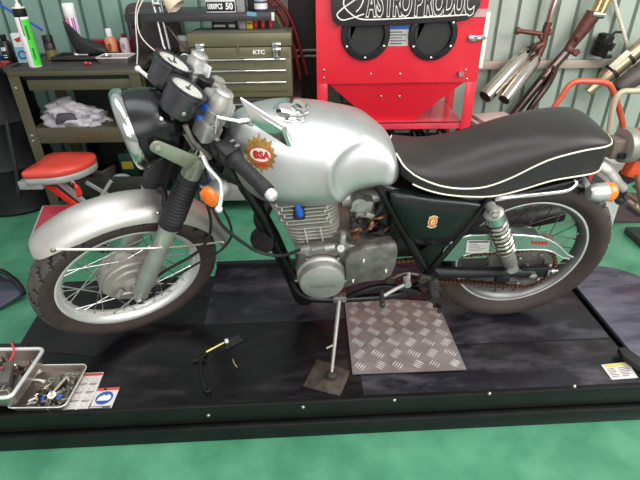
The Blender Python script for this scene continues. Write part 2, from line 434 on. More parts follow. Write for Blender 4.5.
for q in range(nl):
    a = along(q*st); b = along(min(tot, (q+1)*st)); d = (b-a); ln = d.length; ang = math.atan2(d.z, d.x)
    rot = Matrix.Rotation(-ang, 3, 'Y'); yo = .0065 if q % 2 else .0045
    ch.mat(0)
    for sgn in (-1, 1):
        ch.box((a+b)/2+V((0, sgn*yo, 0)), (ln*1.45, .0022, .012), rot, .0008)
    ch.mat(1).cyl(a+V((0, -.008, 0)), a+V((0, .008, 0)), .0052, n=8)
CHM = mat('rusty_chain', (58, 38, 32), .5, .6, .3, 60); CHB = mat('chain_pin', (140, 92, 70), .4, .7, .2, 60)
ch.build('drive_chain', [CHM, CHB], bike)
# --- frame
fr = MB()
fr.tube(spl([(-.262, 0, .636), (-.22, 0, .534), (-.184, 0, .423), (-.15, 0, .30), (-.125, 0, .215)], 4), .021)
fr.tube(spl([(-.33, 0, .79), (-.15, 0, .735), (.15, 0, .70)], 4), .028)
fr.cyl((-.352, 0, .71), (-.285, 0, .86), .03)
fr.tube([(-.31, 0, .80), (-.262, 0, .636)], .022)
for s in (-1, 1):
    fr.tube(spl([(-.13, 0, .23), (-.10, s*.06, .205), (-.02, s*.085, .20), (.2, s*.10, .215), (.30, s*.105, .255), (.345, s*.10, .316)], 5), .0155)
    fr.tube(spl([(.115, s*.075, .735), (.145, s*.098, .69), (.214, s*.10, .56), (.29, s*.102, .42), (.345, s*.105, .316)], 5), .0165)
    fr.tube(spl([(.337, s*.11, .325), (.398, s*.118, .465), (.457, s*.12, .595), (.482, s*.12, .65)], 5), .0125)
    fr.tube(spl([(.12, s*.08, .72), (.17, s*.098, .685), (.30, s*.104, .652), (.45, s*.106, .640), (.60, s*.106, .655), (.76, s*.10, .69)], 5), .0125)
    fr.prism([(.29, s*.10, .42), (.345, s*.105, .31), (.40, s*.112, .46), (.36, s*.108, .50)], (0, s*.006, 0))
    fr.cyl((.345, s*.06, .335), (.345, s*.135, .335), .026)
    fr.cyl((.483, s*.105, .632), (.483, s*.165, .632), .010)
fr.tube([(.345, -.12, .335), (.345, .12, .335)], .02)
fr.build('frame', BLACKG, bike)
# --- engine
eng = MB()
poly = [(-.107, .443), (-.084, .482), (.05, .492), (.07, .47), (.18, .50), (.205, .49), (.215, .45), (.21, .38), (.19, .33), (.07, .285), (-.03, .262), (-.09, .30), (-.118, .37)]
eng.prism([(x, -.118, z) for x, z in poly], (0, .236, 0), .012)
eng.box((-.02, 0, .49), (.19, .17, .05), None, .01)
engine = eng.build('engine', ALU_D, bike)
m = MB(); AC = V((-.031, -.122, .366))
m.lathe([(.083, 0), (.083, .010), (.080, .015), (.0755, .018), (.0755, .040), (.073, .047), (.066, .0505), (.0, .0515)], AC, (0, -1, 0), 56)
m.build('alternator_cover', ALU, engine, 30)
m = MB().text('YAMAHA', AC+V((.002, -.0525, -.010)), (1, 0, 0), (0, 0, 1), .017, 1.25, bold=.0004)
m.build('cover_lettering', mat('lettering_grey', (112, 112, 108), .5, .3), engine)
m = MB()
sc = [(.045, .452), (.06, .474), (.099, .494), (.19, .507), (.208, .50), (.214, .468), (.212, .411), (.20, .363), (.18, .348), (.07, .338), (.048, .355)]
m.prism([(x, -.118, z) for x, z in sc], (0, -.034, 0), .008)
m.build('sprocket_cover', ALU_D, engine)
for x, z in ((.103, .445), (.18, .395), (.073, .356)): MB().lathe([(.0065, 0), (.0065, .003), (.0045, .005), (.002, .003), (0, .003)], (x, -.152, z), (0, -1, 0), 12).build('cover_bolt', BOLT, engine)
for a in range(5): MB().lathe([(.006, 0), (.006, .005), (0, .006)], AC+V((cos(a*1.25+.9)*.088, -.004, sin(a*1.25+.9)*.088)), (0, -1, 0), 8).build('cover_bolt', BOLT, engine)
m = MB(); m.cyl((.03, -.10, .47), (.03, -.14, .49), .012).box((.035, -.12, .50), (.016, .03, .07), (0, .1, 0), .004).cyl((-.06, -.115, .47), (.0, -.125, .49), .009).cyl((-.105, -.10, .455), (-.075, -.12, .462), .013)
m.box((-.09, -.11, .468), (.05, .02, .02), (0, -.2, 0), .004).cyl((-.02, -.128, .484), (.012, -.128, .489), .0105)
m.build('clutch_arm', ALU, engine)
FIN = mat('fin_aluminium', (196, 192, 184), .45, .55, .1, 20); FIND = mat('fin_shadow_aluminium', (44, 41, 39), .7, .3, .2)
TILT = -.06
def fin(m, cx, z, hx, hy, th, edge, notch=None):
    pts = []; r = .045
    for sx, sy in ((1, 1), (-1, 1), (-1, -1), (1, -1)):
        a0 = {(1, 1): 0, (-1, 1): 90, (-1, -1): 180, (1, -1): 270}[(sx, sy)]
        for k in range(7):
            a = R(a0+15*k); pts.append((cx+sx*(hx-r)+cos(a)*r, sy*(hy-r)+sin(a)*r))
    zz = lambda x: z+(x-cx)*.06
    m.mat(edge).loft([[(x, y, zz(x)-th/2) for x, y in pts], [(x, y, zz(x)+th/2) for x, y in pts]])
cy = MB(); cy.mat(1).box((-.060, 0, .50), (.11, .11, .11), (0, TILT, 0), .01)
for k in range(7):
    z = .450+k*.0150; t = k/6
    fin(cy, -.045-.014*t, z, .078+.014*t, .088+.006*t, .0034, 0)
for q, (a, b) in enumerate(((.472, .565), (.472, .565))):
    x = (-.005, -.055)[q]
    for k in range(6): cy.mat(0).box((x-.015-.014*k/6, -.0900-.0055*k/6, .4575+k*.0150), (.005, .006, .012))
cy.build('cylinder_barrel', [FIN, FIND], engine, 30)
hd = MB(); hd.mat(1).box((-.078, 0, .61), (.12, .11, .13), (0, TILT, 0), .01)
for k in range(7):
    z = .562+k*.0150; t = k/6
    fin(hd, -.070-.018*t, z, .096+.010*t, .097+.008*t, .0034, 0)
for k in range(6):
    for x in ((-.150, -.01) if k % 2 else (-.137, .0)): hd.mat(0).box((x-.018*k/6, -.0985-.008*k/6, .5695+k*.0150), (.005, .007, .012))
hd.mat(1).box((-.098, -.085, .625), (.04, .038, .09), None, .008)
hd.build('cylinder_head', [FIN, FIND], engine, 30)
a, b_ = bk(296, 198, -.115), bk(300.5, 217, -.122)
m = MB().tube(spl([a+V((0, .03, .03)), a, (a+b_)/2+V((0, -.006, 0)), b_], 4), [.010]*9+[.012]*3+[.009]).box(b_+V((0, -.010, .026)), (.013, .008, .016), None, .003)
m.build('spark_plug_cap', BLUE, engine)
# carburettor and intake
m = MB(); cbp = V((.10, -.02, .57))
m.box((.105, -.035, .60), (.06, .085, .05), (0, .1, 0), .008).box((.11, -.03, .545), (.055, .07, .06), (0, .1, 0), .01).cyl((.04, -.02, .60), (.18, -.02, .60), .03)
m.cyl((.09, -.085, .615), (.09, -.05, .615), .024).cyl((.088, -.092, .615), (.088, -.08, .615), .010).box((.125, -.075, .575), (.03, .03, .02), (0, .4, 0), .004)
m.box((.075, -.08, .61), (.012, .012, .04), (0, .5, 0), .002).cyl((.10, -.06, .525), (.10, -.06, .50), .012)
carb = m.build('carburettor', ALU, bike)
m = MB().cyl((.17, -.02, .595), (.24, -.02, .61), .034).tube(spl([(.175, -.07, .64), (.155, -.08, .59), (.125, -.075, .545), (.11, -.07, .52)], 4), .011)
m.build('intake_hose', RUBBER, carb)
rng = random.Random(11)
m = MB()
for k in range(9):
    x = .05+.11*rng.random(); y = -.05-.05*rng.random(); z = .49+.06*rng.random()
    if k % 3 == 0: m.box((x, y, z), (.03, .02, .016), (rng.random(), rng.random(), 0), .003)
    elif k % 3 == 1: m.cyl((x, y-.02, z), (x+.01, y+.02, z), .011)
    else: m.tube(spl([(x, y, z), (x+.03, y-.01, z+.02), (x+.06, y, z-.01)], 4), .004)
m.build('crankcase_fittings', BROWNBLK, bike)
m = MB()
for x0, z0, x1, z1 in ((.06, .515, .10, .53), (.11, .51, .15, .54), (.13, .56, .18, .575), (.145, .50, .19, .52)):
    m.tube(spl([(x0, -.085, z0), ((x0+x1)/2, -.10, z1), (x1, -.08, z1)], 4), .005)
m.cyl((.082, -.11, .505), (.082, -.08, .505), .012).cyl((.125, -.10, .53), (.135, -.085, .55), .008)
m.build('brass_fittings', mat('brown_brass', (128, 92, 66), .4, .7, .3, 40), bike)
# starter dome behind the barrel and black air box, battery tray
m = MB().cyl((.17, -.06, .505), (.17, -.06, .60), .026).cyl((.17, -.06, .495), (.17, -.06, .51), .04)
m.build('crankcase_breather', BLACK, bike)
m = MB().bx((.19, -.095, .47), (.44, .095, .665), .015).bx((.22, -.08, .38), (.36, .08, .47), .01); m.build('air_box', BLACK, bike)
# side cover
scp = [(.172, .683), (.30, .664), (.44, .640), (.452, .622), (.428, .565), (.395, .50), (.36, .478), (.30, .482), (.262, .50), (.225, .56)]
def cover(yv):
    m = MB(); c = V((.31, 0, .58)); rings = []
    P = spl([(x, 0, z) for x, z in scp], 4, True)
    for f, dy in ((1, .02), (1, 0), (.985, -.006), (.93, -.011), (.5, -.014), (.02, -.015)):
        rings.append([c+(p-c)*f+V((0, yv+dy if yv < 0 else yv-dy, 0)) for p in P])
    return m.loft(rings)
sidec = cover(-.128).build('side_cover', GREENBLK, bike, 50)
cover(.128).build('side_cover', GREENBLK, bike, 50)
E0 = bk(432.5, 223, -.144)
m = MB()
def disc(m, k, c, rx, rz, dy, n=28): m.mat(k).add([c+V((cos(2*PI*q/n)*rx, dy, sin(2*PI*q/n)*rz)) for q in range(n)], [tuple(range(n))])
disc(m, 0, E0, .0145, .017, 0); disc(m, 1, E0, .012, .0142, -.0006); disc(m, 0, E0, .007, .010, -.0012)
for s in (-1, 1):
    for k in range(7):
        a = R(90*s-42+14*k); m.mat(0).box(E0+V((cos(a)*.0185, -.0006, sin(a)*.0222)), (.0042, .0006, .004), (0, -(a-PI/2), 0))
m.mat(2).box(E0+V((.001, -.0016, -.001)), (.004, .0006, .013), (0, .3, 0))
m.build('round_emblem', [mat('emblem_cream', (226, 200, 140), .4), mat('emblem_red', (190, 52, 34), .4), GOLD], sidec, recalc=False)
# exhaust header, sweeping under the far side
m = MB().tube(spl([(-.14, .03, .575), (-.20, .025, .560), (-.225, .01, .50), bk(270, 232, .02), bk(281, 255, .02), bk(292, 278, .03), bk(306, 300, .06), (.05, .11, .20), (.2, .135, .215)], 6), .027)
m.tube(spl([(.2, .135, .215), (.3, .15, .235), (.5, .17, .27)], 5), [.023, .03, .036, .04, .042, .042, .042, .042, .042, .042, .042])
m.cyl((.5, .17, .27), (.95, .20, .335), .042)
m.build('exhaust_pipe', BLACK, bike)
# horn on the down tube
hc = V((-.225, -.005, .425))
m = MB().lathe([(.0, -.03), (.02, -.03), (.025, -.012), (.045, -.008), (.047, .0), (.045, .008), (.02, .012), (0, .012)], hc, (-.35, -.75, .3), 28).tube([hc+V((.01, .02, 0)), (-.19, 0, .45)], .006)
m.build('horn', BLACKG, bike)
# --- swing arm, shocks, chain guard, rear mudguard
m = MB()
for s in (-1, 1):
    m.tube(spl([(.345, s*.115, .345), (.45, s*.118, .335), (.60, s*.118, .328), (.70, s*.118, .322)], 4), [.021]*4+[.019]*9, sq=.8)
    m.box((.715, s*.118, .322), (.10, .018, .044), (0, .03, 0), .004)
m.cyl((.42, -.115, .336), (.42, .115, .336), .02).box((.60, -.13, .31), (.05, .02, .03), None, .005)
m.cyl((.345, -.14, .345), (.345, .14, .345), .012)
swing = m.build('swing_arm', BLACK, bike)
m = MB().cyl((.705, -.135, .318), (.705, .135, .318), .009)
for s in (-1, 1):
    m.lathe([(.015, 0), (.015, .014), (.010, .017)], (.705, s*.127, .318), (0, s, 0), 6).cyl((.76, s*.12, .321), (.80, s*.12, .323), .005).box((.762, s*.12, .321), (.008, .026, .03), None, .002)
    m.cyl((.775, s*.12, .3215), (.785, s*.12, .322), .010)
m.build('rear_axle', STEEL, bike)
SPR = mat('spring_chrome', (196, 192, 180), .2, 1, .15, 20)
def shock(s):
    a = V((.484, s*.152, .628)); b = V((.612, s*.140, .375)); d = (b-a).normalized()
    body = MB()
    body.cyl(a-V((0, .02, 0)), a+V((0, .02, 0)), .017, n=16).cyl(b-V((0, .018, 0)), b+V((0, .018, 0)), .019, n=16)
    body.lathe([(.014, .0), (.028, .008), (.031, .014), (.031, .046), (.029, .050), (.012, .051)], a, d, 28)
    L_ = (b-a).length
    body.cyl(a+d*.06, a+d*(L_-.09), .016).lathe([(.0, L_-.10), (.024, L_-.10), (.0245, L_-.02), (.018, L_-.01), (.0, L_-.005)], a, d, 24)
    sh = body.build('shock_absorber', ALU, bike)
    u, w, _ = frame_of(d); pts = []
    for q in range(8*18+1):
        t = q/(8*18); ang = 2*PI*8*t; pts.append(a+d*(.052+t*(L_-.085-.052))+(u*cos(ang)+w*sin(ang))*.0285)
    MB().tube(pts, .0056, 8).build('spring', SPR, sh)
    MB().lathe([(.0318, .016), (.0318, .044)], a, d, 28, cap=False).build('shock_cover', mat('shock_cover_chrome', (176, 196, 184), .14, .9, .1), sh)
    MB().lathe([(.013, 0), (.013, .009), (.006, .012)], a+V((0, s*.02, 0)), (0, s, 0), 6).build('mounting_nut', BOLT, sh)
shock(-1); shock(1)
GP = [bk(x, y, -.122) for x, y in ((440, 262), (444, 250), (450, 244), (458, 239), (470, 236.5), (490, 235.5), (505, 235.5), (525, 236.5), (540, 238), (549, 241), (556, 245), (562, 250.5), (567, 255.5), (572.5, 258), (569, 260), (562, 258.5), (553, 253), (545, 251), (530, 250.5), (510, 251.5), (490, 253), (472, 254), (463, 257), (455, 262))]
CG = mat('chain_guard_alloy', (150, 166, 158), .22, .9, .12, 5)
m = MB().prism(GP, (0, .003, 0))
top = GP[1:13]
for q in range(len(top)-1):
    a, b_ = top[q], top[q+1]; m.add([a, b_, b_+V((0, .045, 0)), a+V((0, .045, 0))], [(0, 1, 2, 3)])
guard = m.build('chain_guard', CG, bike, 30)
MB().tube(GP[2:14], .0032, 8).tube(GP[14:23], .0026, 8).build('guard_edge', mat('guard_edge_bright', (226, 232, 228), .2, .8), guard)
lp = [bk(x, y, -.1235) for x, y in ((467, 241.5), (490, 241), (488.5, 253), (465.5, 253.8))]
m = MB().add(lp, [(0, 1, 2, 3)])
def luv(u, v): return (lp[0]*(1-u)+lp[1]*u)*(1-v)+(lp[3]*(1-u)+lp[2]*u)*v+V((0, -.0006, 0))
m.mat(1).add([luv(.08, .06), luv(.92, .06), luv(.92, .2), luv(.08, .2)], [(0, 1, 2, 3)])
for k in range(5): m.add([luv(.1, .32+k*.12), luv(.5+.08*(k*3 % 5), .32+k*.12), luv(.5+.08*(k*3 % 5), .36+k*.12), luv(.1, .36+k*.12)], [(0, 1, 2, 3)])
m.build('guard_label', [PAPER, INK], guard, recalc=False)
lp = [bk(x, y, -.1235) for x, y in ((531, 242.5), (548, 243.5), (548, 246.6), (531, 245.8))]
m = MB()
for k in range(5):
    u = k/5; m.add([luv(u, .0+.2*(k % 2)), luv(u+.15, .0), luv(u+.17, 1), luv(u+.02, .8)], [(0, 1, 2, 3)])
m.build('red_marking', RED, guard, recalc=False)
# rear mudguard
rings = []
for q in range(25):
    a = R(170)-R(120)*q/24; r = .365; w_ = .07
    rings.append([RAX+V((cos(a)*(r-.03*(abs(t)**2)), t*w_, sin(a)*(r-.03*(abs(t)**2)))) for t in [i/5-1 for i in range(11)]])
MB().loft(rings, cap=False, closed=False).build('rear_mudguard', BLACK, bike)
# --- seat
up_p = [(.196, .772), (.203, .766), (.214, .754), (.25, .731), (.32, .701), (.39, .688), (.46, .692), (.528, .720), (.58, .752), (.634, .780), (.718, .803), (.78, .811), (.822, .814)]
lo_p = [(.196, .728), (.237, .705), (.326, .672), (.421, .657), (.498, .657), (.571, .675), (.658, .704), (.749, .718), (.79, .723), (.822, .727)]
tp_p = [(.196, .776), (.21, .772), (.25, .765), (.3, .764), (.4, .785), (.478, .812), (.553, .832), (.623, .844), (.70, .849), (.75, .846), (.785, .838), (.808, .827), (.822, .817)]
w_p = [(.196, .045), (.203, .072), (.216, .094), (.25, .112), (.32, .118), (.5, .120), (.72, .119), (.77, .117), (.795, .110), (.810, .097), (.819, .07), (.822, .03)]
UP, LO, TP, WP = (smooth_tab(t) for t in (up_p, lo_p, tp_p, w_p))
xs = [.196, .198, .200, .203, .207, .213]+[.22+.02*i for i in range(28)]+[.770, .778, .786, .793, .800, .806, .811, .815, .818, .820, .822]
rings = []
for x in xs:
    w_ = lerp(WP, x); zu = lerp(UP, x); zt = max(zu+.003, lerp(TP, x)); r = []
    for k in range(25):
        t = PI*k/24; c = cos(t); s = sin(t)
        r.append(V((x, -w_*(abs(c)**.72)*(1 if c > 0 else -1), zu+(zt-zu)*s**.85)))
    rings.append(r)
seat = MB().loft(rings, closed=False).build('seat', LEATHER, bike, 60)
rings = []
for x in xs:
    w_ = lerp(WP, x)*.99; zu = lerp(UP, x); zl = lerp(LO, x)
    rings.append([V((x, -w_, zu)), V((x, -w_*1.005, (zu+zl)/2)), V((x, -w_*.985, zl)), V((x, w_*.985, zl)), V((x, w_*1.005, (zu+zl)/2)), V((x, w_, zu))])
MB().loft(rings).build('seat_side', LEATHER2, seat, 60)
def pipe(tab, f, x0):
    X = [x for x in xs if x >= x0]
    pts = [V((x, -lerp(WP, x)*f, lerp(tab, x))) for x in X]+[V((x, lerp(WP, x)*f, lerp(tab, x))) for x in X[::-1]]
    return MB().tube(pts, .0026, 8).build('piping', CREAM, seat)
pipe(UP, 1.012, .196); pipe(LO, 1.005, .225)
# --- grab rail, tail parts
m = MB()
A = [bk(490, 203, -.11), bk(503, 199.2, -.132), bk(538, 195.5, -.135), bk(561, 192.8, -.133), bk(571, 189.6, -.128), bk(575.5, 184.5, -.118), bk(573, 179, -.10)]
m.tube(spl(A+[V((.755, -.05, .715)), V((.755, .05, .715))]+[V((p.x, -p.y, p.z)) for p in A[::-1]], 5), .0072, 10)
m.build('grab_rail', CHROME, bike)
m = MB().box((.765, 0, .695), (.06, .15, .06), None, .01).box((.77, -.06, .70), (.05, .05, .04), (0, .2, 0), .008); m.build('tail_bracket', BLACK, bike)
# --- tank
zt_t = [(-.29, .855), (-.275, .880), (-.25, .895), (-.2, .909), (-.13, .915), (-.04, .906), (.03, .891), (.09, .873), (.14, .838), (.175, .805), (.195, .775), (.206, .745)]
zb_t = [(-.29, .78), (-.275, .722), (-.25, .676), (-.215, .646), (-.17, .630), (-.1, .622), (.0, .622), (.03, .634), (.065, .662), (.10, .672), (.15, .676), (.19, .684), (.206, .705)]
wt_t = [(-.29, .06), (-.275, .092), (-.25, .114), (-.2, .137), (-.13, .150), (-.05, .154), (.03, .150), (.09, .140), (.14, .127), (.175, .112), (.195, .095), (.206, .07)]
ZT, ZB, WT = (smooth_tab(t) for t in (zt_t, zb_t, wt_t))
def tank_y(x, z):
    zt, zb, w_ = lerp(ZT, x), lerp(ZB, x), lerp(WT, x)
    zc = zb+(zt-zb)*.36
    s = (z-zc)/(zt-zc) if z >= zc else (z-zc)/(zc-zb)
    e = 2.5 if z >= zc else 2.6
    y = w_*max(0, 1-min(1, abs(s))**e)**(1/e)
    return y
def dent(x, z):
    dx, dz = (x-.087)/.093, (z-.762)/.088
    r = math.hypot(dx, dz)
    if z < .760: r = math.hypot(dx, dz*.8)
    t = max(0, min(1, (1.03-r)/.26)); t = t*t*(3-2*t)
    lip = math.exp(-((r-1.06)/.08)**2)*.0042
    return t*.0085-lip
xs2 = [-.29+.006*i for i in range(83)]
xs2 = [x for x in xs2 if x < .206]+[.206]
rings = []
for x in xs2:
    zt, zb, w_ = lerp(ZT, x), lerp(ZB, x), lerp(WT, x); zc = zb+(zt-zb)*.36; r = []
    for k in range(96):
        t = 2*PI*k/96; c, s = cos(t), sin(t); e = 2.5 if s >= 0 else 2.6
        y = w_*abs(c)**(2/e)*(1 if c > 0 else -1); hz = (zt-zc) if s >= 0 else (zc-zb)
        z = zc+hz*abs(s)**(2/e)*(1 if s > 0 else -1)
        g = abs(c)
        y -= (1 if y > 0 else -1)*dent(x, z)*min(1, g*2.2)
        r.append(V((x, y, z)))
    rings.append(r)
tank = MB().loft(rings).build('fuel_tank', BRUSH, bike, 60)
cc = bk(288, 116, 0.0); cc = V((-.108, -.028, 0)); cc.z = lerp(ZT, -.108)-.012; n_ = V((.06, -.16, 1)).normalized()
m = MB().lathe([(.054, -.002), (.054, .006), (.050, .009), (.044, .010), (.040, .016), (.038, .024), (.032, .028), (0, .029)], cc, n_, 40)
m.box(cc+n_*.026+V((.022, -.028, 0)), (.05, .022, .012), (0, 0, -.9), .004).tube(spl([cc+n_*.02+V((.045*cos(a), .045*sin(a), 0)) for a in (-2.2, -1.6, -1.0, -.4, .2)], 4), .006)
m.build('fuel_cap', CHROME, tank)
# badge: gold star with an oval and letters, bent onto the tank side
bc = bk(260.3, 158, -.135)
def onto(u, v, d=.0016): 
    x, z = bc.x+u, bc.z+v
    return V((x, -tank_y(x, z)-d, z))
def patch(m, k, pts, d, sub=1):
    c = V((sum(p[0] for p in pts)/len(pts), sum(p[1] for p in pts)/len(pts), 0)); n = len(pts); vs = [onto(c.x, c.y, d)]
    for f in (.33, .66, 1): vs += [onto(c.x+(p[0]-c.x)*f, c.y+(p[1]-c.y)*f, d) for p in pts]
    fs = [(0, 1+i, 1+(i+1) % n) for i in range(n)]
    for q in (0, 1): fs += [(1+q*n+i, 1+(q+1)*n+i, 1+(q+1)*n+(i+1) % n, 1+q*n+(i+1) % n) for i in range(n)]
    m.mat(k).add(vs, fs)
m = MB(); star = []
for q in range(32):
    a = 2*PI*q/32+PI/2; r = (.0485 if q % 4 == 0 else .043) if q % 2 == 0 else .035; star.append((cos(a)*r, sin(a)*r*1.06))
patch(m, 0, star, .0012)
for q in range(16):
    a = 2*PI*q/16+PI/2+PI/16; patch(m, 4, [(cos(a+d)*r, sin(a+d)*r*1.05) for d, r in ((-.05, .028), (.05, .028), (.012, .0375), (-.012, .0375))], .0016)
for q in range(1): 
    el = lambda a_, b_: [(cos(2*PI*i/32)*a_, sin(2*PI*i/32)*b_) for i in range(32)]
    patch(m, 1, el(.0315, .0205), .0018); patch(m, 2, el(.0290, .0180), .0022); patch(m, 3, el(.0278, .0168), .0026)
patch(m, 1, [(-.022, -.030), (.022, -.030), (.019, -.023), (-.019, -.023)], .0022)
m.mat(1).text('BSA', (0, 0, 0), (1, 0, 0), (0, 0, 1), .0255, 1.0, fn=lambda u, v: onto(u+.0035, v-.0005, .0036), bold=.0016)
for q in range(3): patch(m, 1, [(-.021-.0012*q, .007-.004*q), (-.010, .004-.0035*q), (-.010, .0022-.0035*q), (-.019, .0035-.004*q)], .0036)
m.build('tank_badge', [mat('badge_gold', (150, 112, 44), .4, .2, .25, 70), mat('badge_red', (182, 34, 36), .35), mat('badge_gold_line', (214, 188, 120), .35), mat('badge_cream', (232, 220, 206), .35), mat('badge_shadow', (120, 84, 34), .5)], tank, 60, recalc=False)
# --- fork, in the unsteered fork frame
def FL(y, z): return V((-.693+(z-.31)*.536, y, z))
FD = V((.536, 0, 1)).normalized()
SLID = mat('green_grey_slider', (182, 185, 176), .4, .6, .16, 10, .04, c2=(150, 156, 146), thr=(.4, .7))
for s in (-1, 1):
    y = s*.09
    m = MB(FORK); p = FL(y, .285)
    m.lathe([(.014, .0), (.020, .004), (.0235, .015), (.0235, .03), (.027, .06), (.0285, .10), (.0285, .345), (.033, .35), (.033, .375), (.026, .38)], p, FD, 32)
    m.cyl(FL(y-.02, .31), FL(y+.02, .31), .019)
    m.box(FL(y, .50)+V((.03, 0, .0)), (.016, .018, .05), (0, .49, 0), .003).box(FL(y*.75, .565)+V((.028, 0, 0)), (.02, .03, .05), (0, .49, 0), .003)
    leg = m.build('fork_leg', SLID, bike)
    # rubber gaiter with pleats
    p0 = FL(y, .600); L_ = (FL(y, .775)-p0).length; prof = [(.020, 0), (.036, .002), (.0365, .03)]
    n = 11
    for k in range(n):
        h = .034+(L_-.058)*k/n; st_ = (L_-.058)/n; t = k/n; R0 = .0375-.005*t
        prof += [(R0-.006, h), (R0, h+st_*.3), (R0+.0005, h+st_*.55), (R0-.006, h+st_*.95)]
    prof += [(.031, L_-.022), (.031, L_), (.018, L_+.001)]
    MB(FORK).lathe(prof, p0, FD, 36).build('fork_gaiter', RUBBER, leg, 40)
    m = MB(FORK).cyl(FL(y, .77), FL(y, .985), .0195, n=24); m.build('fork_tube', CHROME, leg)
    m = MB(FORK).lathe([(.026, -.03), (.028, -.02), (.028, .03), (.024, .036), (.024, .046), (.019, .05), (.012, .052), (.012, .046), (.0, .046)], FL(y, .975), FD, 28); m.build('fork_cap', ALU, leg)
# headlight ears
EARM = mat('green_grey_bracket', (148, 156, 138), .38, .5, .15, 18, .05, c2=(122, 118, 92), thr=(.5, .8))
for s in (-1, 1):
    y = s*.118
    m = MB(FORK)
    a, b_ = V((-.516, y, .930)), V((-.432, y, .838)); d = (b_-a).normalized(); nn = V((-d.z, 0, d.x)); poly = []
    for q in range(9):
        t = PI/2+PI*q/8; poly.append(a+d*cos(t)*.018*1+nn*sin(t)*.018)
    poly += [b_-nn*.024, b_+nn*.024]
    poly = poly if s < 0 else poly
    m.prism(poly, (0, -s*.004, 0), .001)
    q0 = FL(s*.09, .80); m.lathe([(.022, -.03), (.029, -.03), (.029, .045), (.022, .045)], q0, FD, 28)
    m.box(FL(s*.107, .808)+V((-.012, 0, .004)), (.035, .020, .062), (0, .49, 0), .004)
    m.lathe([(.009, 0), (.009, .010), (.0, .013)], a+V((0, s*.002, 0)), (0, s, 0), 8)
    m.build('headlight_bracket', EARM, bike)
# yokes
m = MB(FORK)
z0 = .76
m.box(FL(0, .79)+V((.03, 0, 0)), (.075, .22, .035), (0, .49, 0), .01); m.build('lower_yoke', BLACK, bike)
m = MB(FORK)
TY = FL(0, .955)
m.box(TY+V((.022, 0, .0)), (.085, .15, .03), (0, .49, 0), .008).box(FL(-.06, .985)+V((.0, 0, 0)), (.05, .06, .03), (0, .5, .2), .01).box(FL(.06, .985), (.05, .06, .03), (0, .5, -.2), .01).box(FL(-.095, .935)+V((-.035, -.01, .0)), (.02, .06, .05), (0, .5, .1), .004)
for s in (-1, 1): m.lathe([(.024, -.016), (.030, -.016), (.030, .014), (.024, .016)], FL(s*.09, .955), FD, 28)
m.lathe([(.026, .0), (.026, .018), (.018, .02), (.018, .03), (.0, .032)], TY+V((.035, 0, .012)), FD, 6)
m.box(FL(-.09, .955)+V((.03, .03, -.01)), (.05, .05, .024), (0, .49, 0), .006)
m.build('top_yoke', ALU, bike)
# clip-on bars
BAR0, BAR1 = V((-.366, .108, .894)), V((-.304, .318, .862))
def mir(p, s): return V((p.x, p.y*s, p.z))
for s in (-1, 1):
    d = (BAR1-BAR0).normalized(); ds = mir(d, s); b0, b1 = mir(BAR0, s), mir(BAR1, s)
    m = MB(FORK).cyl(b0-ds*.02, b1, .011)
    m.lathe([(.0225, -.018), (.032, -.018), (.032, .018), (.0225, .018)], FL(s*.09, .91), FD, 24).box(FL(s*.112, .915)+V((-.02, 0, 0)), (.03, .03, .03), (0, .49, 0), .004)
    bar = m.build('clip_on_bar', ALU, bike)
    g0 = b0+ds*.088
    L_ = (b1-g0).length; prof = [(.012, -.002), (.0245, 0), (.0245, .006), (.0205, .010)]
    for k in range(6): prof += [(.0205, .014+k*.006), (.0192, .016+k*.006)]
    prof += [(.0200, .05), (.0208, L_*.6), (.0202, L_-.03)]
    for k in range(4): prof += [(.0212, L_-.028+k*.006), (.0196, L_-.025+k*.006)]
    prof += [(.0205, L_-.002), (.014, L_)]
    grip = MB(FORK).lathe(prof, g0, ds, 28).build('grip', RUBBER, bar)
    MB(FORK).lathe([(.014, L_-.001), (.0155, L_+.004), (.0155, L_+.018), (.010, L_+.024), (0, L_+.024)], g0, ds, 20).build('bar_end', ALU_L, bar)
    u, w_, _ = frame_of(ds)
    rotm = Matrix((ds, V((0, 0, 1)).cross(ds).normalized(), ds.cross(V((0, 0, 1)).cross(ds).normalized()))).transposed()
    m = MB(FORK).box(g0-ds*.032, (.056, .054, .058), rotm, .009).lathe([(.026, -.004), (.029, 0), (.024, .004)], g0-ds*.002, ds, 24)
    sw = m.build('switch_housing', BLACK, bar)
    m = MB(FORK)
    for k, c in ((-.012, .0), (.008, .0)):
        m.box(g0-ds*(.03+k)+V((.020, 0, .024)), (.009, .014, .010), rotm, .002)
    m.build('switch_button', WHITE if False else mat('grey_button', (120, 120, 120), .5), sw)
    # lever
    if s < 0: lv = [fk(203, 157, -.145), fk(208, 168, -.165), fk(214.5, 175.5, -.185), fk(220.5, 183, -.20), fk(222, 192, -.225), fk(221, 202, -.25), fk(219, 210.5, -.27)]
    else: lv = [V((-.42, .145, .87)), V((-.41, .165, .862)), V((-.405, .2, .85)), V((-.41, .24, .845)), V((-.425, .28, .845)), V((-.44, .32, .85)), V((-.45, .345, .853))]
    MB(FORK).tube(spl(lv, 5), [.0075]*8+[.0062]*22+[.0055], sq=.7).sphere(lv[-1], .0105).build('lever', ALU_L, bar)
    m = MB(FORK).box(b0+ds*.035+V((-.018, 0, -.004)), (.045, .030, .032), rotm, .006).tube(spl([b0+ds*.03+V((-.02, 0, 0)), b0+ds*.01+V((-.03, 0, -.005)), b0-ds*.03+V((-.025, 0, -.02))], 4), .010)
    m.build('lever_perch', BLACK, bar)
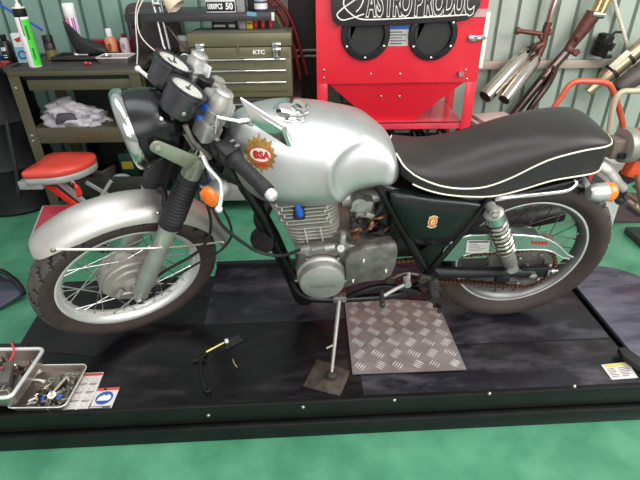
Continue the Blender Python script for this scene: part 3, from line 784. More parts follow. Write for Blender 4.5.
# --- mirror on the near bar
A_, B_, C_, D_ = fk(241, 99.6, -.15), fk(254.8, 123.5, -.17), fk(292.3, 147.5, -.24), fk(285, 127.7, -.22)
nrm = (D_-A_).cross(B_-A_).normalized()
if nrm.x < 0: nrm = -nrm
cM = (A_+B_+C_+D_)/4
m = MB(FORK).loft([[cM+(p-cM)*1.0 for p in (A_, B_, C_, D_)], [cM+(p-cM)*1.0-nrm*.005 for p in (A_, B_, C_, D_)], [cM+(p-cM)*.85-nrm*.014 for p in (A_, B_, C_, D_)]])
m.tube([p+nrm*.001 for p in (A_, B_, C_, D_)], .0026, 8, closed=True)
mir_o = m.build('mirror', CHROME, bike, 30)
MB(FORK).add([cM+(p-cM)*.95+nrm*.0015 for p in (A_, B_, C_, D_)], [(0, 1, 2, 3)]).build('mirror_glass', mat('mirror_glass', (150, 134, 116), .04, 1, .02), mir_o)
s0, s1, s2, s3 = fk(216, 134, -.13), fk(217.5, 119, -.13), fk(240, 123, -.158), fk(250, 121.5, -.165)
m = MB(FORK).tube(spl([s0, s0.lerp(s1, .6), s1, s1.lerp(s2, .2), s2], 5), .0062).cyl(s2-(s3-s2)*.2, s3, .0085).box(s3.lerp(B_, .3), (.02, .02, .026), (0, .4, .4), .004)
m.build('mirror_stem', CHROME, mir_o)
# --- gauges
GB = mat('gauge_body_black', (88, 88, 90), .26, .85, .15, 8); FACE = mat('gauge_face', (182, 182, 172), .4, 0, .03); FACED = mat('gauge_ring', (58, 58, 58), .4)
gn = V((.625, .03, .78)).normalized()
for nm, y in (('speedometer', .056), ('tachometer', -.056)):
    c = V((-.394, y, 1.036)) if y > 0 else V((-.398, y, 1.03)); r = .0495
    m = MB(FORK).lathe([(.0, -.078), (.03, -.078), (.042, -.071), (.045, -.055), (.0475, -.012), (.052, -.010), (.053, -.002), (.051, .003), (.046, .003), (.0455, -.004)], c, gn, 44)
    m.cyl(c-gn*.078, c-gn*.115, .012)
    g = m.build(nm, GB, bike)
    u = V((0, -1, 0)); w_ = gn.cross(u)
    if w_.x > 0: w_ = -w_
    def gp(a, rr, dz): return c+gn*(-.001+dz)+(u*cos(a)+w_*sin(a))*rr
    m = MB(FORK).mat(0).add([gp(2*PI*q/40, .0455, 0) for q in range(40)], [tuple(range(40))])
    m.mat(1).add([gp(2*PI*q/40, .0455, .0004) for q in range(40)]+[gp(2*PI*q/40, .040, .0004) for q in range(40)], [(q, (q+1) % 40, 40+(q+1) % 40, 40+q) for q in range(40)])
    for q in range(25):
        a = R(-50)+R(280)*q/24; l = .029 if q % 3 == 0 else .034
        m.mat(1).add([gp(a-.02, .039, .0006), gp(a+.02, .039, .0006), gp(a+.014, l, .0006), gp(a-.014, l, .0006)], [(0, 1, 2, 3)])
    a = R(200 if y > 0 else 215)
    m.mat(2).add([gp(a-.04, .035, .001), gp(a+.04, .035, .001), gp(a+PI-.3, .008, .001), gp(a+PI+.3, .008, .001)], [(0, 1, 2, 3)])
    m.mat(1).add([gp(2*PI*q/16, .007, .0014) for q in range(16)], [tuple(range(16))])
    if y > 0: m.mat(1).add([gp(R(90), .014, .0006)+u*.012+w_*.004, gp(R(90), .014, .0006)-u*.012+w_*.004, gp(R(90), .014, .0006)-u*.012-w_*.004, gp(R(90), .014, .0006)+u*.012-w_*.004], [(0, 1, 2, 3)])
    m.build('gauge_face', [FACE, mat('gauge_print', (70, 70, 70), .5), BLACK], g, recalc=False)
    MB(FORK).lathe([(.0505, -.004), (.0535, -.002), (.0535, .002), (.050, .0045), (.0475, .003)], c, gn, 44, cap=False).build('gauge_bezel', mat('gauge_bezel_metal', (70, 70, 78), .2, .9), g)
    if y < 0: MB(FORK).sphere(c-gn*.045+V((-.005, -.0465, 0)), .006, (1, .5, 1)).build('trip_knob', mat('trip_knob_grey', (150, 150, 146), .3, .4), g)
m = MB(FORK).box((-.43, 0, .93), (.012, .17, .03), (0, .6, 0), .003).cyl((-.435, -.06, .945), (-.42, -.056, .965), .014).cyl((-.435, .06, .945), (-.42, .056, .965), .014)
m.box((-.40, 0, .95), (.03, .06, .035), (0, .5, 0), .006)
m.build('gauge_bracket', BLACKG, bike)
m = MB(FORK).cyl((-.36, 0, .95), (-.335, 0, 1.0), .021).lathe([(.021, 0), (.022, .004), (.016, .008), (0, .009)], (-.335, 0, 1.0), (.447, 0, .894), 24)
sw = m.build('ignition_switch', BLACK, bike)
MB(FORK).box((-.328, 0, 1.026), (.006, .024, .03), (0, .45, .3), .002).box((-.332, 0, 1.012), (.004, .008, .02), (0, .45, .3)).build('key', ALU_L, sw)
MB(FORK).box((-.362, .035, .99), (.03, .016, .038), (0, .5, .3), .004).box((-.362, .015, .995), (.018, .012, .024), (0, .5, .3), .003).build('key_tag', ALU, sw)
# --- headlight
hn = V((-.99, .09, -.095)).normalized(); hc = V((-.552, 0, .908)); HR = .106
m = MB(FORK)
m.lathe([(.0, .135), (.03, .134), (.06, .122), (.082, .098), (.093, .07), (.098, .03), (.099, .0)], hc, -hn, 48)
for s in (-1, 1): m.cyl(V((-.516, s*.08, .93)), V((-.516, s*.116, .93)), .011)
hl = m.build('headlight', BLACKG, bike, 50)
MB(FORK).lathe([(.097, -.012), (.101, -.013), (HR, -.010), (HR+.003, .004), (HR+.001, .014), (.101, .020), (.095, .021), (.092, .017)], hc, hn, 56).build('headlight_rim', mat('rim_chrome', (196, 200, 194), .16, 1, .1, 6), hl, 60)
MB(FORK).lathe([(.093, .017), (.088, .019), (.07, .023), (.045, .026), (.02, .0275), (0, .028)], hc, hn, 48).build('headlight_lens', mat('lens_glass', (92, 104, 99), .14, .4, .05, coat=1), hl, 60)
m = MB(FORK).sphere(hc-hn*.06+V((.01, -.07, .062)), .0075); m.build('rim_screw', CHROME, hl)
# --- front mudguard
rings = []; NA = 61; fenr = .352
for q in range(NA):
    a = R(127)-R(122)*q/(NA-1); e = min(q, NA-1-q)/(NA-1); rd = 1 if e > .06 else .45+.55*math.sqrt(max(0, 1-(1-e/.06)**2))
    r = []
    for i in range(21):
        t = -1+2*i/20; ang = t*R(82)*(1 if q > 11 else .62+.38*q/11); yy = sin(abs(ang))*(1 if t > 0 else -1)*.070*(.55+.45*rd); hh = (1-cos(ang))*.050
        r.append(FAX+V((cos(a), 0, sin(a)))*(fenr+.018-hh*rd-(1-rd)*.012)+V((0, yy, 0)))
    rings.append(r)
fen = MB(FORK).loft(rings, cap=False, closed=False)
rin = []
for r in rings: rin.append([v-(v-FAX-V((0, v.y, 0))).normalized()*.003 for v in r])
fen.loft(rin, cap=False, closed=False)
fender = fen.build('front_mudguard', FENDM, bike, 60)
STY = mat('stay_polished', (240, 232, 214), .2, .8, .05)
for s in (-1, 1):
    e0 = fk(53.5, 250.5, -.058) if s < 0 else mir(fk(53.5, 250.5, -.058), -1)+V((.03, -.016, -.02))
    mid = mir(fk(146, 249.5, -.118), -s); e1 = mir(fk(223, 243, -.070), -s)
    m = MB(FORK).tube(spl([e0, mir(fk(98, 250.5, -.088), -s), mid, mir(fk(185, 247, -.10), -s), e1], 5), .0042)
    m.build('mudguard_stay', STY, fender)
    MB(FORK).sphere(e0+V((0, s*.004, 0)), .0085, (1, .6, 1)).build('stay_bolt', mat('brass_bolt', (150, 140, 108), .35, .8), fender)
    MB(FORK).sphere(e1+V((0, s*.004, 0)), .006, (1, .6, 1)).build('stay_bolt', BOLT, fender)
m = MB(FORK).tube(spl([FL(-.075, .56)+V((.0, 0, .0)), FL(0, .66)+V((-.01, 0, 0)), FL(.075, .56)], 6), .010); m.build('fork_brace', BLACK, fender)
MB(FORK).sphere(fk(158, 214, -.072), .006).build('brace_bolt', BOLT, fender)
# --- turn signals
CL = mat('signal_chrome', (196, 197, 192), .34, .8, .05)
def signal(c, d, xf, stalk, k=1.):
    m = MB(xf).lathe([(r*k, h*k) for r, h in [(.0, -.045), (.022, -.043), (.030, -.034), (.034, -.015), (.034, .012), (.035, .014), (.035, .018), (.031, .019)]], c, d, 32).tube(stalk, .010, 12)
    o = m.build('turn_signal', CL, bike)
    MB(xf).lathe([(r*k, h*k) for r, h in ([(.033, .016), (.0335, .026), (.030, .034), (.02, .039), (0, .040)] if k > .9 else [(.0335, .017), (.0350, .020), (.0345, .042), (.030, .050), (.02, .056), (0, .057)])], c, d, 32).build('signal_lens', ORANGE, o)
    return o
for s in (-1, 1):
    c = V((-.405, s*.182, .774)); signal(c, V((-.86, .48*s, .08)).normalized(), FORK, [c+V((.02, -s*.02, 0)), V((-.395, s*.10, .79))], .92)
    c = bk(599.5, 193.5, -.15); c = V((c.x, s*abs(c.y), c.z))
    signal(c, V((1, 0, .03)), None, [c+V((-.025, 0, 0)), V((c.x-.035, s*.06, c.z+.02))], .82)
m = MB().box((.80, 0, .66), (.05, .11, .06), None, .015); tl = m.build('tail_light', BLACK, bike)
MB().box((.832, 0, .655), (.02, .09, .05), None, .008).build('tail_lens', mat('tail_red_lens', (170, 16, 16), .2, coat=.5), tl)
# --- cables and wiring
def cable(pts, r, fn=None, mt=RUBBER, name='control_cable', n=7): return MB(fn).tube(spl(pts, n), r, 8).build(name, mt, bike)
cable([fk(186, 175, .0), fk(197, 186, -.10), fk(205, 200, -.125), fk(211, 222, -.13), fk(208, 240, -.13), fk(195, 255, -.12), fk(170, 269, -.1), fk(148, 282, -.075), FAX+V((.08, -.06, .085))], .0048, FORK)
cable([fk(200, 165, -.09), fk(214, 195, -.16), fk(229, 222, -.17), fk(231, 238, -.17), fk(220, 252, -.16), fk(195, 266, -.135), fk(172, 280, -.11), fk(152, 295, -.09)], .0042, FORK)
cable([FORK(fk(204, 175, -.15)), bk(210, 200, -.15), bk(222, 226, -.14), bk(245, 245, -.12), bk(262, 254, -.11), bk(282, 256.5, -.115), bk(300, 251, -.13)], .0055)
cable([FORK(V((-.43, .12, .88))), FORK(V((-.46, .05, .86))), FORK(V((-.42, 0, .80))), V((-.30, -.05, .70)), V((-.2, -.04, .66))], .005)
rng = random.Random(21)
m = MB(FORK)
for k in range(16):
    y0, y1 = rng.uniform(-.08, .08), rng.uniform(-.08, .05)
    m.tube(spl([(-.46, y0, rng.uniform(.86, .95)), (-.43+rng.uniform(-.02, .02), (y0+y1)/2+.02, .82+rng.uniform(-.03, .10)), (-.38, y1, rng.uniform(.72, .88)), (-.33, y1*.6, .72)], 5), rng.choice([.004, .005, .0065]), 7)
m.box((-.41, 0, .85), (.07, .13, .10), (0, .4, 0), .015)
m.build('wiring_harness', BLACK, bike)
m = MB(FORK).tube(spl([(-.43, -.085, .945), (-.42, -.095, .90), (-.40, -.11, .87), (-.385, -.105, .83)], 5), .007)
m.tube(spl([(-.45, -.05, .95), (-.43, -.08, .90), (-.42, -.085, .86)], 5), .005)
m.build('grey_sleeve', mat('grey_sleeve', (110, 104, 100), .6), bike)
m = MB(FORK).box((-.36, -.075, .975), (.03, .03, .016), (0, .3, .3), .003).box((-.385, -.085, .955), (.026, .01, .014), (0, .3, .3), .002); m.build('blue_connector', BLUE, bike)
MB(FORK).tube(spl([(-.375, -.04, .80), (-.40, -.10, .74), (-.41, -.06, .70)], 4), .009).build('blue_sleeve', BLUE, bike)
MB(FORK).box((-.33, -.05, .925), (.035, .04, .04), (0, .4, 0), .008).build('relay_box', BLACK, bike)
# --- foot controls, side stand
m = MB().cyl((.335, -.10, .335), (.335, -.155, .335), .014).tube(spl([(.335, -.15, .335), (.33, -.19, .338), (.33, -.235, .335)], 4), .012).cyl((.33, -.235, .335), (.33, -.24, .335), .014)
pg = m.build('foot_peg', RUBBER, bike)
k0, k1, k2 = bk(407, 283.5, -.175), bk(384, 296.5, -.195), bk(382.5, 306, -.235)
m = MB().tube(spl([V((.262, -.14, .365)), k0, k0.lerp(k1, .5), k1], 4), .0065).cyl(k0+V((0, .02, 0)), k0-V((0, .014, 0)), .012); sl = m.build('shift_lever', ALU, bike)
MB().cyl(bk(381.5, 292, -.175), k2, .0085).sphere(k2, .0095).build('shift_pedal', RUBBER, sl)
m = MB()
r0, r1 = bk(431, 280, -.13), bk(440, 306, -.15)
m.tube(spl([V((.19, -.15, .345)), V((.25, -.14, .365)), V((.31, -.14, .35)), V((.345, -.135, .335))], 4), .006).cyl((.20, -.155, .345), (.20, -.125, .345), .013).box((.315, -.15, .345), (.04, .02, .03), (0, .3, 0), .005).box((.36, -.14, .30), (.03, .025, .06), (0, -.3, 0), .006).cyl((.25, -.16, .33), (.25, -.13, .33), .010)
m.build('shift_linkage', mat('linkage_dark', (74, 70, 66), .45, .6, .3, 40), bike)
q0, q1 = bk(428, 283, -.14), bk(436, 306, -.17)
m = MB().tube(spl([q0, q0.lerp(q1, .5)+V((.012, -.01, 0)), q1], 4), .016, sq=.6).tube(spl([q1, bk(441, 309, -.21), bk(439, 312, -.235)], 4), .008).box(bk(434, 292, -.15), (.04, .02, .05), (0, .4, 0), .008); m.build('kick_lever', BROWNBLK, bike)
f0 = V((.035, -.105, .225)); foot = w2b(atz(331.5, 375, H+.012))
m = MB().tube([f0, foot], [.009, .006], 12)
mid = f0.lerp(foot, .62); m.cyl(mid, mid+V((-.03, -.012, -.004)), .004).box(f0, (.05, .03, .03), None, .006)
ss = m.build('side_stand', mat('stand_steel', (150, 146, 140), .4, .7, .1), bike)
MB().sphere(foot+V((0, 0, .0)), .018, (1.1, 1.1, .5)).build('stand_foot', RUBBER, ss)
m = MB().tube(spl([bk(350, 297, -.12), bk(362, 292, -.13), bk(385, 287, -.13), bk(420, 293, -.13)], 4), .010); m.build('lower_rail', BLACK, bike)
# ------------------------------------------------------------------ things on the lift
DPL = mat('diamond_plate_steel', (134, 125, 122), .42, .5, .2, 9, .08, c2=(172, 163, 158), thr=(.35, .75)); DPB = mat('diamond_plate_bars', (244, 238, 232), .3, .5, .15, 40)
c = [atz(x, y, HD+.004) for x, y in ((344, 298), (437, 303.5), (466, 371), (352.5, 375.5))]
dp = empty('diamond_plate', (.27, -.1, H+.002), 'square steel diamond-pattern plate lying on the lift under the engine', 'steel plate')
O_ = Vector(dp.location)
def quv(u, v, z=0.): 
    p = (c[0]*(1-u)+c[1]*u)*(1-v)+(c[3]*(1-u)+c[2]*u)*v; return Vector((p.x, p.y, H+.002+z))-O_
m = MB().prism([quv(0, 0), quv(1, 0), quv(1, 1), quv(0, 1)], (0, 0, .005)); m.mat(1); NU, NV = 6, 7
for i in range(-1, NU+1):
    for j in range(NV+1):
        for k in range(5):
            s = 1 if (i+j) % 2 else -1
            uu, vv = (i+.5)/NU, (j+.5)/NV
            th = R(38) if s > 0 else R(-52)
            ox, oy = -sin(th)*(k-2)*.0092, cos(th)*(k-2)*.0092
            tx, ty = cos(th)*.017, sin(th)*.017
            a = (uu+(ox-tx)/.39, vv+(oy-ty)/.41); b = (uu+(ox+tx)/.39, vv+(oy+ty)/.41)
            if min(a[0], b[0], a[1], b[1]) < .015 or max(a[0], b[0], a[1], b[1]) > .985: continue
            p, q = quv(*a, .005), quv(*b, .005); d = (q-p); n = Vector((-d.y, d.x, 0)).normalized()*.0017; mid = (p+q)/2; t = Vector((0, 0, .0022))
            m.add([p, mid+n, q, mid-n, p.lerp(q, .15)+t, mid+n*.5+t, p.lerp(q, .85)+t, mid-n*.5+t], [(0, 1, 5, 4), (1, 2, 6, 5), (2, 3, 7, 6), (3, 0, 4, 7), (4, 5, 6, 7)])
m.build('plate', [DPL, DPB], dp, 20)
PADM = mat('worn_brown_plate', (62, 54, 48), .5, .4, .3, 22, .1, c2=(98, 88, 78), thr=(.4, .75))
pd = [atz(x, y, HD) for x, y in ((317, 360), (350.5, 372), (340, 397), (303, 387))]
ctr = sum(pd, Vector())/4
tag(MB().prism([Vector((p.x, p.y, HD+.0005)) for p in pd], (0, 0, .005), .001).build('stand_pad', PADM, loc=(ctr.x, ctr.y, HD)), 'small worn brown metal plate under the side stand foot', 'plate')
# thin plate under the front wheel
fp = [(-1.17, -.17), (-.865, -.205), (-.855, -.10), (-.86, .03), (-1.165, .02)]
# black hook tool with a yellow shaft
hk = [atz(x, y, HD+.010) for x, y in ((205, 390), (201.5, 374), (200.5, 362), (205.5, 353))]
o = empty('hook_tool', (hk[1].x, hk[1].y, HD), 'black hooked tool with thin yellow shaft lying on the bare lift deck', 'tool'); O_ = Vector(o.location)
L_ = lambda p: Vector(p)-O_
lo = [L_(p) for p in hk]
MB().tube(spl(lo, 5), .006, 8).tube(spl([lo[0], lo[0]+V((.008, -.008, 0)), lo[0]+V((.017, 0, 0)), lo[0]+V((.010, .012, 0))], 4), .004, 8).tube([L_(atz(192, 361, HD+.008)), L_(atz(200, 359, HD+.008)), L_(atz(206, 361, HD+.008))], .004, 8).build('handle', BLACK, o)
MB().cyl(L_(atz(206, 352, HD+.01)), L_(atz(224, 342.5, HD+.01)), .0032, n=8).build('shaft', mat('yellow_shaft', (216, 208, 120), .4), o)
MB().box(L_(atz(226.5, 341, HD+.012)), (.014, .014, .014), (0, 0, .4), .003).build('joint', WHITE, o)
MB().prism([L_(atz(x, y, HD+.004)) for x, y in ((225, 337), (240, 335), (243, 341), (226, 350))], (0, 0, .004), .001).build('blade', mat('smoky_plastic', (40, 40, 42), .2), o)
tag(MB().tube(spl([atz(233, 359, HD+.0015), atz(234, 363, HD+.0015), atz(237, 367, HD+.0015)], 4), .0012, 6).build('cable_tie', mat('straw', (196, 180, 120), .5), loc=atz(235, 363, HD)), 'tiny cream snippet lying on the deck beside the hook tool', 'snippet')
# trays of bolts
TRAYM = mat('tray_steel', (176, 166, 158), .32, .9, .12, 12, .03)
def tray(name, lo_, hi_, z0, ht, rimr, label):
    cx, cy = (lo_[0]+hi_[0])/2, (lo_[1]+hi_[1])/2
    o = empty(name, (cx, cy, z0), label, 'tray'); hx, hy = (hi_[0]-lo_[0])/2, (hi_[1]-lo_[1])/2
    def ring(sx, sy, z, r=.02):
        pts = []
        for a0, qx, qy in ((0, 1, 1), (90, -1, 1), (180, -1, -1), (270, 1, -1)):
            for k in range(5): a = R(a0+22.5*k); pts.append(V((qx*(sx-r)+cos(a)*r, qy*(sy-r)+sin(a)*r, z)))
        return pts
    m = MB().loft([ring(hx-.008, hy-.008, .0), ring(hx, hy, ht), ring(hx-.002, hy-.002, ht), ring(hx-.010, hy-.010, .002)], cap=False)
    n = 20; m.add(ring(hx-.008, hy-.008, 0), [tuple(range(n))[::-1]]).add(ring(hx-.010, hy-.010, .002), [tuple(range(n))])
    m.build('pan', TRAYM, o, 50)
    MB().tube(ring(hx, hy, ht), rimr, 8, closed=True).build('rim', ALU_L, o)
    return o, cx, cy
tr_, rx, ry = tray('bolt_tray', (-1.045, -.452), (-.855, -.264), HD+.0035, .026, .0022, 'shallow steel tray of loose bolts beside the warning labels on the lift')
tf_, fx, fy = tray('parts_tray', (-1.22, -.455), (-1.008, -.236), HD+.033, .048, .0065, 'deeper steel tray with thick rolled rim at the left lift corner')
rng = random.Random(4)
def boltmesh(r, l, hex_=True):
    m = MB().lathe([(r*1.9, 0), (r*1.9, r*1.3), (r*1.6, r*1.5)], (0, 0, 0), (1, 0, 0), 6 if hex_ else 12).cyl((r*1.4, 0, 0), (l, 0, 0), r, n=8); return m
BM_ = [mat('bolt_grey', (150, 142, 134), .35, .9, .2, 60), mat('bolt_dark', (70, 62, 58), .4, .8, .3, 60), BOLT]
protos = [boltmesh(.004, .034), boltmesh(.0045, .022, False), boltmesh(.0035, .045)]
pos = []
for k in range(60):
    px, py = rx+rng.uniform(-.022, .070), ry+rng.uniform(-.070, .066)
    if py > ry-.01 and k % 3 and px < rx+.035: py = ry+rng.uniform(-.07, -.02)
    pos.append((px, py))
for k, (px, py) in enumerate(pos):
    first = k < 3
    if first: o = protos[k].build('bolt', BM_[k % 3]); bolts = (globals().get('bolts') or [])+[o]
    else: o = bolts[k % 3].copy(); COL.objects.link(o)
    r = (.004, .0045, .0035)[k % 3]*1.9
    za = rng.uniform(0, 6.3); l_ = (.017, .011, .022)[k % 3]; o.location = (px-cos(za)*l_*.8, py-sin(za)*l_*.8, HD+.0065+r+.004*(k % 4)); o.rotation_euler = (rng.uniform(0, 1), rng.uniform(-.1, .1), za)
    tag(o, 'small steel bolt lying loose in the shallow bolt tray', 'bolt', 'loose bolts in the shallow tray')
for k, (x, y, a, l) in enumerate(((43.5, 401, 1.9, 'blue plastic clip lying at the middle of the shallow bolt tray'), (59.5, 399, 1.2, 'blue plastic clip among bolts nearest the warning labels'))):
    p = atz(x, y, HD+.016); tag(MB().lathe([(.0, -.013), (.006, -.012), (.007, .0), (.0055, .012), (.0, .014)], (0, 0, 0), (cos(a), sin(a), .2), 12).box((0, 0, .007), (.006, .006, .006), None, .001).build('blue_clip', BLUE, loc=None), l, 'clip').location = (p.x, p.y, HD+.022)
p = atz(61, 388, HD+.012); o = MB().cyl((0, 0, 0), (.018, .062, .004), .0052, n=10).lathe([(.009, -.008), (.009, 0)], (0, 0, 0), (.018, .062, .004), 6).build('long_bolt', mat('pin_cream', (206, 196, 176), .3, .8)); o.location = (p.x-.006, p.y-.035, HD+.03); tag(o, 'long pale bolt lying upright across the shallow bolt tray', 'bolt')
p = atz(36, 381, HD+.012); o = MB().tube(spl([(-.02, .004, 0), (0, .001, .002), (.02, -.004, 0)], 4), .004, 8).cyl((.016, -.004, 0), (.024, -.005, 0), .006, n=8).build('split_pin', WHITE); o.location = (p.x+.01, p.y, HD+.014); tag(o, 'white pin lying beside the thick tray rim', 'pin')
# things in the deeper tray
p = V((fx, fy, HD))
o = empty('brake_part', (fx+.0, fy-.01, HD+.036), 'grey and cream mechanical part lying in the deeper tray', 'machine part')
MB().box((.02, .02, .022), (.035, .10, .035), (0, .1, .35), .006).build('body', mat('part_grey', (96, 92, 88), .5, .4), o); MB().box((-.02, -.03, .02), (.05, .06, .03), (0, 0, .5), .008).cyl((-.03, -.045, .02), (.0, -.03, .045), .012).build('block', mat('part_cream', (190, 176, 140), .5), o)
tag(MB().tube(spl([(fx-.02, fy+.14, HD+.085), (fx-.005, fy+.115, HD+.105), (fx+.01, fy+.09, HD+.085), (fx+.0, fy+.05, HD+.065), (fx+.012, fy+.01, HD+.090)], 6), .0035, 8).build('red_wire', mat('red_wire', (186, 52, 62), .4)), 'thin red wire curling over the deeper tray rim', 'wire')
tag(MB().bx((-1.30, -.225, HD+.003), (-1.13, -.14, HD+.022), .004).bx((-1.29, -.215, HD+.022), (-1.15, -.15, HD+.024), .0).build('rubber_pad', RUBBER), 'black rubber block behind the deeper tray', 'block')
for k in range(14):
    o = bolts[k % 3].copy(); COL.objects.link(o); za = rng.uniform(0, 6.3)
    o.location = (fx+rng.uniform(-.0, .075), fy+rng.uniform(-.08, .06), HD+.046+.006*(k % 3)); o.rotation_euler = (rng.uniform(0, 1), rng.uniform(-.1, .1), za)
    tag(o, 'small steel bolt lying among the grey part in the deeper tray', 'bolt', 'loose bolts in the deeper tray')
for k, (x, y, a, l, c_) in enumerate(((.045, .05, .5, 'flat rusty strip lying at the back of the deeper tray', (120, 84, 60)), (.05, -.06, 2.0, 'short cream bracket at the front right of the deeper tray', (184, 172, 148)), (-.05, .06, 1.1, 'dark bent strip at the back left of the deeper tray', (60, 56, 54)))):
    o = MB().box((0, 0, .004), (.07, .016, .004), None, .001).box((.03, 0, .014), (.004, .016, .022), None, .001).build('bracket_strip', mat('strip_%d' % k, c_, .45, .6, .3, 30)); o.location = (fx+x, fy+y, HD+.040); o.rotation_euler.z = a; tag(o, l, 'bracket')
for k, (x, y) in enumerate(((-.02, .02), (.012, -.045), (.03, .02))):
    o = MB().lathe([(.005, 0), (.012, 0), (.012, .003), (.005, .003)], (0, 0, 0), (0, 0, 1), 20, closed=True).build('washer', BOLT); o.location = (rx+x+.02, ry+y, HD+.03); o.rotation_euler = (.3*k, .2, 0); tag(o, 'round steel washer lying on the bolts in the shallow tray', 'washer', 'washers in the shallow tray')
# sheet that the front wheel stands on is part of the lift
MB().prism([wl((x, y, HD+.0002)) for x, y in ((-1.178, -.150), (-.862, -.196), (-.852, -.11), (-.90, .05), (-1.2, .06))], (0, 0, .0016)).build('wheel_plate', mat('plate_dark', (38, 36, 38), .4, .4, .2, 6, .03), lift)
# shiny dark board on the floor at the left
o = empty('dark_board', (-1.62, .4, 0), 'glossy dark curved-end board lying on the green floor at left', 'board')
q = [V((p.x, p.y, p.z)) for p in (atz(0, 283, .06), atz(6, 271, .10), atz(22, 290, .10), atz(0, 306, .055))]
m = MB().prism([v-o.location for v in ((-2.1, .56, .06), (-1.66, .50, .06), (-1.51, .40, .06), (-1.45, .33, .045), (-1.53, .25, .02), (-2.1, .27, .02)) for v in [V(v)]], (0, 0, -.018), .003)
m.build('panel', mat('dark_board_gloss', (56, 58, 72), .16, .3, .3, 4, coat=.5), o)
MB().tube(spl([V(v)-o.location for v in ((-1.9, .55, .065), (-1.66, .51, .065), (-1.50, .40, .065), (-1.435, .33, .045))], 5), .013).build('edge_lip', BLACK, o)
MB().bx((-.35, -.08, -.0), (.0, .06, .03)).build('support', BLACK, o)

# ------------------------------------------------------------------ the bench on the left
OLIVE = mat('olive_paint', (76, 72, 53), .42, .1, .1, 5, .02); OLIVE_D = mat('olive_dark', (46, 44, 34), .5, .1, .1, 5)
BT = mat('bench_top_dark', (58, 52, 48), .5, .1, .2, 8)
bench = empty('workbench', (-1.35, 1.44, 0), 'olive steel workbench with shelves against the teal wall', 'workbench'); bl = lambda lo, hi: (V(lo)-bench.location, V(hi)-bench.location)
X0, X1, Y0, Y1 = -1.712, -.985, 1.20, 1.69
MB().bx(*bl((X0-.045, Y0+.06, .872), (X0+.02, Y1, .90))).bx(*bl((X0, Y0, .872), (X1, Y1, .90)), bev=.003).build('bench_top', BT, bench)
MB().bx(*bl((X0+.004, Y0-.002, .862), (X1-.004, Y0+.02, .888)), bev=.002).build('top_edge', OLIVE, bench)
MB().bx(*bl((X0+.085, Y0+.02, .78), (X1-.06, Y1-.1, .838)), bev=.004).build('drawer', OLIVE, bench)
MB().bx(*bl((X0+.06, Y0+.03, .838), (X1-.04, Y1-.1, .862))).build('drawer_gap', BLACK, bench)
for x in (X0, X1-.065):
    for y in (Y0, Y1-.05): MB().bx(*bl((x, y, 0), (x+.065, y+.004, .88))).bx(*bl((x if x == X0 else x+.061, y, 0), (x+.004 if x == X0 else x+.065, y+.05, .88))).build('leg', OLIVE, bench)
MB().bx(*bl((X0+.01, Y0+.004, .482), (X1-.01, Y0+.02, .572)), bev=.002).bx(*bl((X0+.01, Y0+.01, .55), (X1-.01, Y1, .556))).build('shelf', OLIVE, bench)
MB().bx(*bl((X0+.01, Y0+.004, .135), (X1-.01, Y0+.02, .262)), bev=.002).bx(*bl((X0+.01, Y0+.01, .16), (X1-.01, Y1, .166))).build('shelf', OLIVE_D, bench)
MB().bx(*bl((X0+.10, Y1-.012, .10), (X1-.0, Y1-.006, .86))).build('back_panel', mat('bench_back', (26, 30, 27), .6), bench)
for x, z in ((X0+.03, .80), (X0+.032, .53), (X0+.03, .50), (X0+.03, .23)):
    MB().lathe([(.008, 0), (.008, .004), (.003, .006)], V((x, Y0, z))-bench.location, (0, -1, 0), 10).build('bolt', BOLT, bench)
# plastic bag on the shelf
BAG = mat('bag_grey', (178, 172, 176), .35, 0, .1, 14, .15, c2=(120, 116, 122), thr=(.5, .75))
m = MB(); rings = []; rng = random.Random(8)
for i in range(19):
    th = PI/2*i/18; r = []
    for k in range(40):
        a = 2*PI*k/40; f = 1+.10*sin(5*a+i*.9)+.06*sin(9*a-i*1.3)+.018*rng.uniform(-1, 1)
        rr = cos(th)**.7; r.append(V((cos(a)*.185*rr*f, sin(a)*.12*rr*f, .125*sin(th)*(1+.25*cos(a+2.2))+.004*rng.uniform(-1, 1)*(i > 0))))
    rings.append(r)
m.loft(rings); o = m.build('plastic_bag', BAG, None, 25); o.location = (-1.475, 1.36, .5575)
tag(o, 'crumpled grey plastic bag on the middle bench shelf', 'plastic bag'); d = MB().prism([(-.07, -.128, .035), (-.05, -.122, .085), (.02, -.118, .088), (.06, -.118, .05), (.0, -.13, .05), (-.06, -.132, .022)], (0, .03, 0), .004).build('bag_opening', mat('bag_shadow', (58, 54, 64), .5), o)
